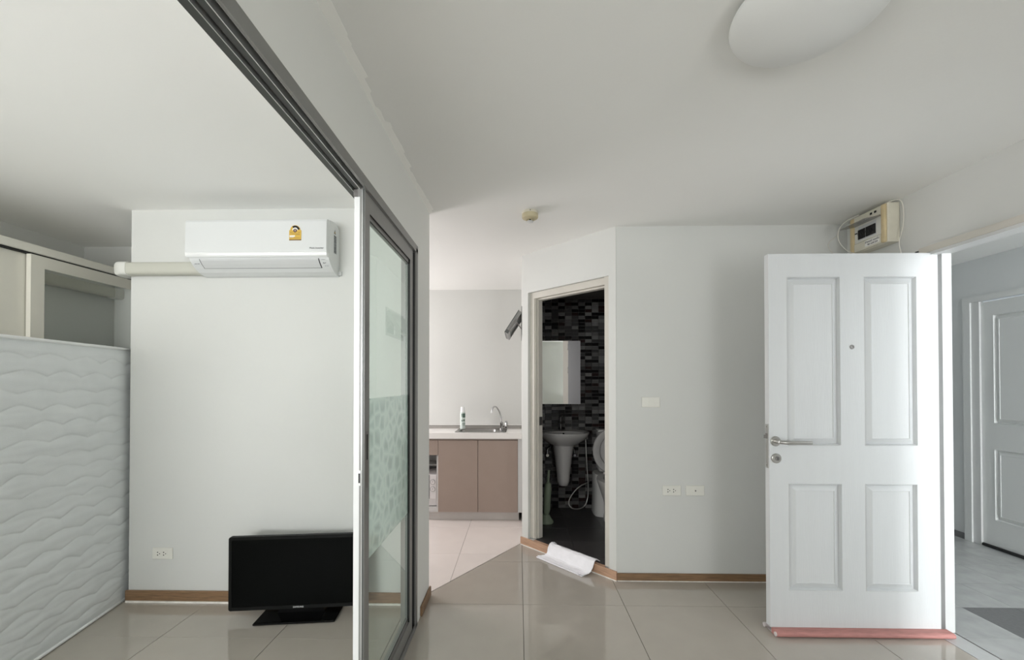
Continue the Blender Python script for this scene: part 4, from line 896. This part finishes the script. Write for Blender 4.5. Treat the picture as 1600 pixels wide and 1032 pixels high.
for x, side in ((0.285, 'left'), (0.555, 'right')):
    v = thing('stop_valve', 'small chrome stop valve on the mosaic %s of the half pedestal' % side, 'valve', (x, 4.22, 0.59))
    obj('valve_body', tube(NB(), [(x, 4.2528, 0.60), (x, 4.205, 0.60)], 0.010, 10), M_chrome, v, True, auto=40)
    obj('valve_knob', lathe(NB(), [(0.016, 0.0), (0.018, -0.010), (0.014, -0.022), (0, -0.022)], (x, 4.205, 0.60), 'y', 10), M_chrome, v, True, auto=40)
    obj('supply_hose', tube(NB(), [(x, 4.215, 0.61), (x, 4.222, 0.655), (0.437+(x-0.437)*0.8, 4.235, 0.692)], 0.005, 8, 1), M_chrome, v, True, auto=60)
# toilet
tl = thing('toilet', 'white toilet with seat raised beside the doorway edge in the bathroom', 'toilet', (0.89, 4.0, 0.063)); tx = 0.892
def tov(rx, ry, cy, z, n=36, p=1.0): return [(tx+rx*math.copysign(abs(cos(a))**p, cos(a)), cy+ry*math.copysign(abs(sin(a))**p, sin(a)), z) for a in [2*pi*k/n for k in range(n)]]
b = NB(); rings(b, [tov(0.115, 0.20, 3.86, 0.064, p=0.9), tov(0.105, 0.18, 3.86, 0.12, p=0.9), tov(0.112, 0.19, 3.85, 0.22), tov(0.145, 0.235, 3.83, 0.32), tov(0.178, 0.270, 3.80, 0.41), tov(0.187, 0.280, 3.80, 0.445), tov(0.185, 0.278, 3.80, 0.456), tov(0.132, 0.20, 3.78, 0.455), tov(0.116, 0.18, 3.78, 0.40), tov(0.05, 0.06, 3.80, 0.26)])
obj('bowl', b, M_cera, tl, True, auto=50)
b = NB(); rings(b, [tov(0.178, 0.150, 4.095, 0.064, p=0.5), tov(0.172, 0.148, 4.095, 0.30, p=0.5), tov(0.172, 0.148, 4.095, 0.44, p=0.5), tov(0.165, 0.142, 4.095, 0.452, p=0.5)]); obj('pedestal', b, M_cera, tl, True, auto=50)
bx('tank', (0.775, 4.075, 0.46), (1.015, 4.2525, 0.845), M_cera, tl, 0.02, 3, True); bx('tank_lid', (0.769, 4.066, 0.846), (1.021, 4.2525, 0.868), M_cera, tl, 0.008, 2, True)
obj('flush_button', lathe(NB(), [(0.022, 0), (0.022, 0.005), (0, 0.006)], (tx, 4.16, 0.868), 'z', 16), M_chrome, tl)
def vo(rx, rz, y, zc, n=40): return [(tx+rx*cos(a), y, zc+rz*sin(a)) for a in [2*pi*k/n for k in range(n)]]
b = NB(); ZS = 0.675; rings(b, [vo(0.125, 0.150, 4.020, ZS), vo(0.188, 0.212, 4.020, ZS), vo(0.192, 0.216, 4.010, ZS), vo(0.186, 0.210, 3.998, ZS), vo(0.130, 0.155, 3.998, ZS), vo(0.122, 0.147, 4.008, ZS), vo(0.125, 0.150, 4.020, ZS)], False, False); obj('seat_ring', b, M_cera, tl, True, auto=60)
b = NB(); rings(b, [vo(0.176, 0.200, 4.046, ZS), vo(0.186, 0.210, 4.038, ZS), vo(0.184, 0.208, 4.026, ZS)]); obj('seat_lid', b, M_cera, tl, True, auto=50)
for sx in (-0.07, 0.07): obj('seat_hinge', tube(NB(), [(tx+sx-0.02, 4.022, 0.462), (tx+sx+0.02, 4.022, 0.462)], 0.013, 10), M_cera, tl, True, auto=40)
# bidet hose
hz = thing('bidet_spray', 'grey bidet spray hose hanging by the washbasin and looping to the floor', 'hose', (0.68, 4.2, 0.10))
obj('hose', tube(NB(), [(0.668, 4.205, 0.72), (0.672, 4.20, 0.60), (0.680, 4.20, 0.45), (0.690, 4.195, 0.30), (0.685, 4.19, 0.18), (0.655, 4.175, 0.10), (0.58, 4.15, 0.076), (0.51, 4.15, 0.090), (0.485, 4.17, 0.14), (0.53, 4.19, 0.22), (0.60, 4.20, 0.29), (0.67, 4.21, 0.32), (0.70, 4.225, 0.33), (0.71, 4.2528, 0.33)], 0.0060, 8, 2), M_steel, hz, True)
obj('spray_head', tube(NB(), [(0.668, 4.205, 0.72), (0.664, 4.205, 0.78), (0.660, 4.19, 0.815)], [0.010, 0.017], 12, 1), M_chrome, hz, True, auto=50)
b = NB(); box(b, (0.640, 4.212, 0.755), (0.690, 4.2528, 0.785)); obj('holder', b, M_dsteel, hz)
# plunger
pl = thing('plunger', 'dull green toilet plunger standing on the bathroom floor', 'plunger', (0.245, 3.80, 0.063)); pc_ = Vector((0.245, 3.80, 0.0635))
obj('cup', lathe(NB(), [(0.064, 0), (0.068, 0.006), (0.064, 0.020), (0.042, 0.050), (0.030, 0.075), (0.0, 0.076)], pc_[:], 'z', 28), M_green, pl, True, auto=50)
b = NB(); rings(b, [[(pc_.x+0.05*h+r*cos(a), pc_.y+r*sin(a), pc_.z+h) for a in [2*pi*k/16 for k in range(16)]] for r, h in ((0.020, 0.073), (0.026, 0.085), (0.033, 0.12), (0.033, 0.30), (0.028, 0.345), (0.012, 0.36))]); bd = obj('bellows', b, M_green, pl, True, auto=50)
obj('grip', tube(NB(), [pc_+Vector((0.018, 0, 0.355)), pc_+Vector((0.026, 0, 0.47))], 0.011, 12), M_green, pl, True, auto=50)

# ------------------------------------------------------------------ white cloth over the step
b = NB(); NU, NV = 60, 44; rc = random.Random(5)
prof = [(0.046, 0.072), (0.034, 0.076), (0.016, 0.088), (-0.002, 0.094), (-0.020, 0.086), (-0.034, 0.066), (-0.044, 0.042), (-0.052, 0.020), (-0.066, 0.012), (-0.086, 0.0105), (-0.108, 0.010)]
def pf(v):
    f = v*(len(prof)-1); i = min(int(f), len(prof)-2); k = f-i; k2 = k*k*(3-2*k)
    return (prof[i][0]*(1-k2)+prof[i+1][0]*k2, prof[i][1]*(1-k2)+prof[i+1][1]*k2)
def cpt(u, v, lift=0.0):
    n, z = pf(v)
    sl = 0.318-0.055*max(0, v-0.62)/0.38+0.012*sin(v*9)*0.5; sr = 0.724-0.030*max(0, v-0.55)/0.45
    s = sl+(sr-sl)*u
    n += -0.008*u+0.005*mnoise.noise(Vector((u*5, v*3, 1)))
    z = max(z+0.0035*mnoise.noise(Vector((u*7, v*9, 2)))+0.0022*mnoise.noise(Vector((u*22, v*16, 5)))+0.006*max(0, 1-u/0.05)*(v < 0.6), 0.006 if v > 0.7 else 0.0)+lift
    return BW(s, n, max(z, 0.0065))
top = [[b.verts.new(cpt(i/NU, j/NV)) for j in range(NV+1)] for i in range(NU+1)]
for i in range(NU):
    for j in range(NV): b.faces.new((top[i][j], top[i][j+1], top[i+1][j+1], top[i+1][j]))
ct = thing('white_cloth', 'crumpled white cloth draped over the bathroom doorstep', 'cloth', BW(0.52, -0.04, 0)[:])
o = obj('draped_layer', b, M_cloth, ct, True); md_ = o.modifiers.new('thickness', 'SOLIDIFY'); md_.thickness = 0.0035; md_.offset = 1
b = NB()
g_ = [[BW(0.268+0.42*i/40, -0.118+0.062*j/6-0.008*i/40, 0.0026+0.0022*abs(mnoise.noise(Vector((i*0.3, j*0.6, 9))))) for j in range(7)] for i in range(41)]
vv_ = [[b.verts.new(p) for p in r] for r in g_]
for i in range(40):
    for j in range(6): b.faces.new((vv_[i][j], vv_[i][j+1], vv_[i+1][j+1], vv_[i+1][j]))
o = obj('under_fold', b, M_cloth, ct, True); md_ = o.modifiers.new('thickness', 'SOLIDIFY'); md_.thickness = 0.002; md_.offset = 0
b = NB(); tube(b, [cpt(0.0, v/30)+Vector((0, 0, 0.003)) for v in range(0, 31)], 0.0045, 8); tube(b, [BW(0.262+0.40*k/20, -0.114-0.008*k/20, 0.0072) for k in range(21)], 0.0050, 8); obj('hem', b, M_cloth, ct, True)
wpr.free()
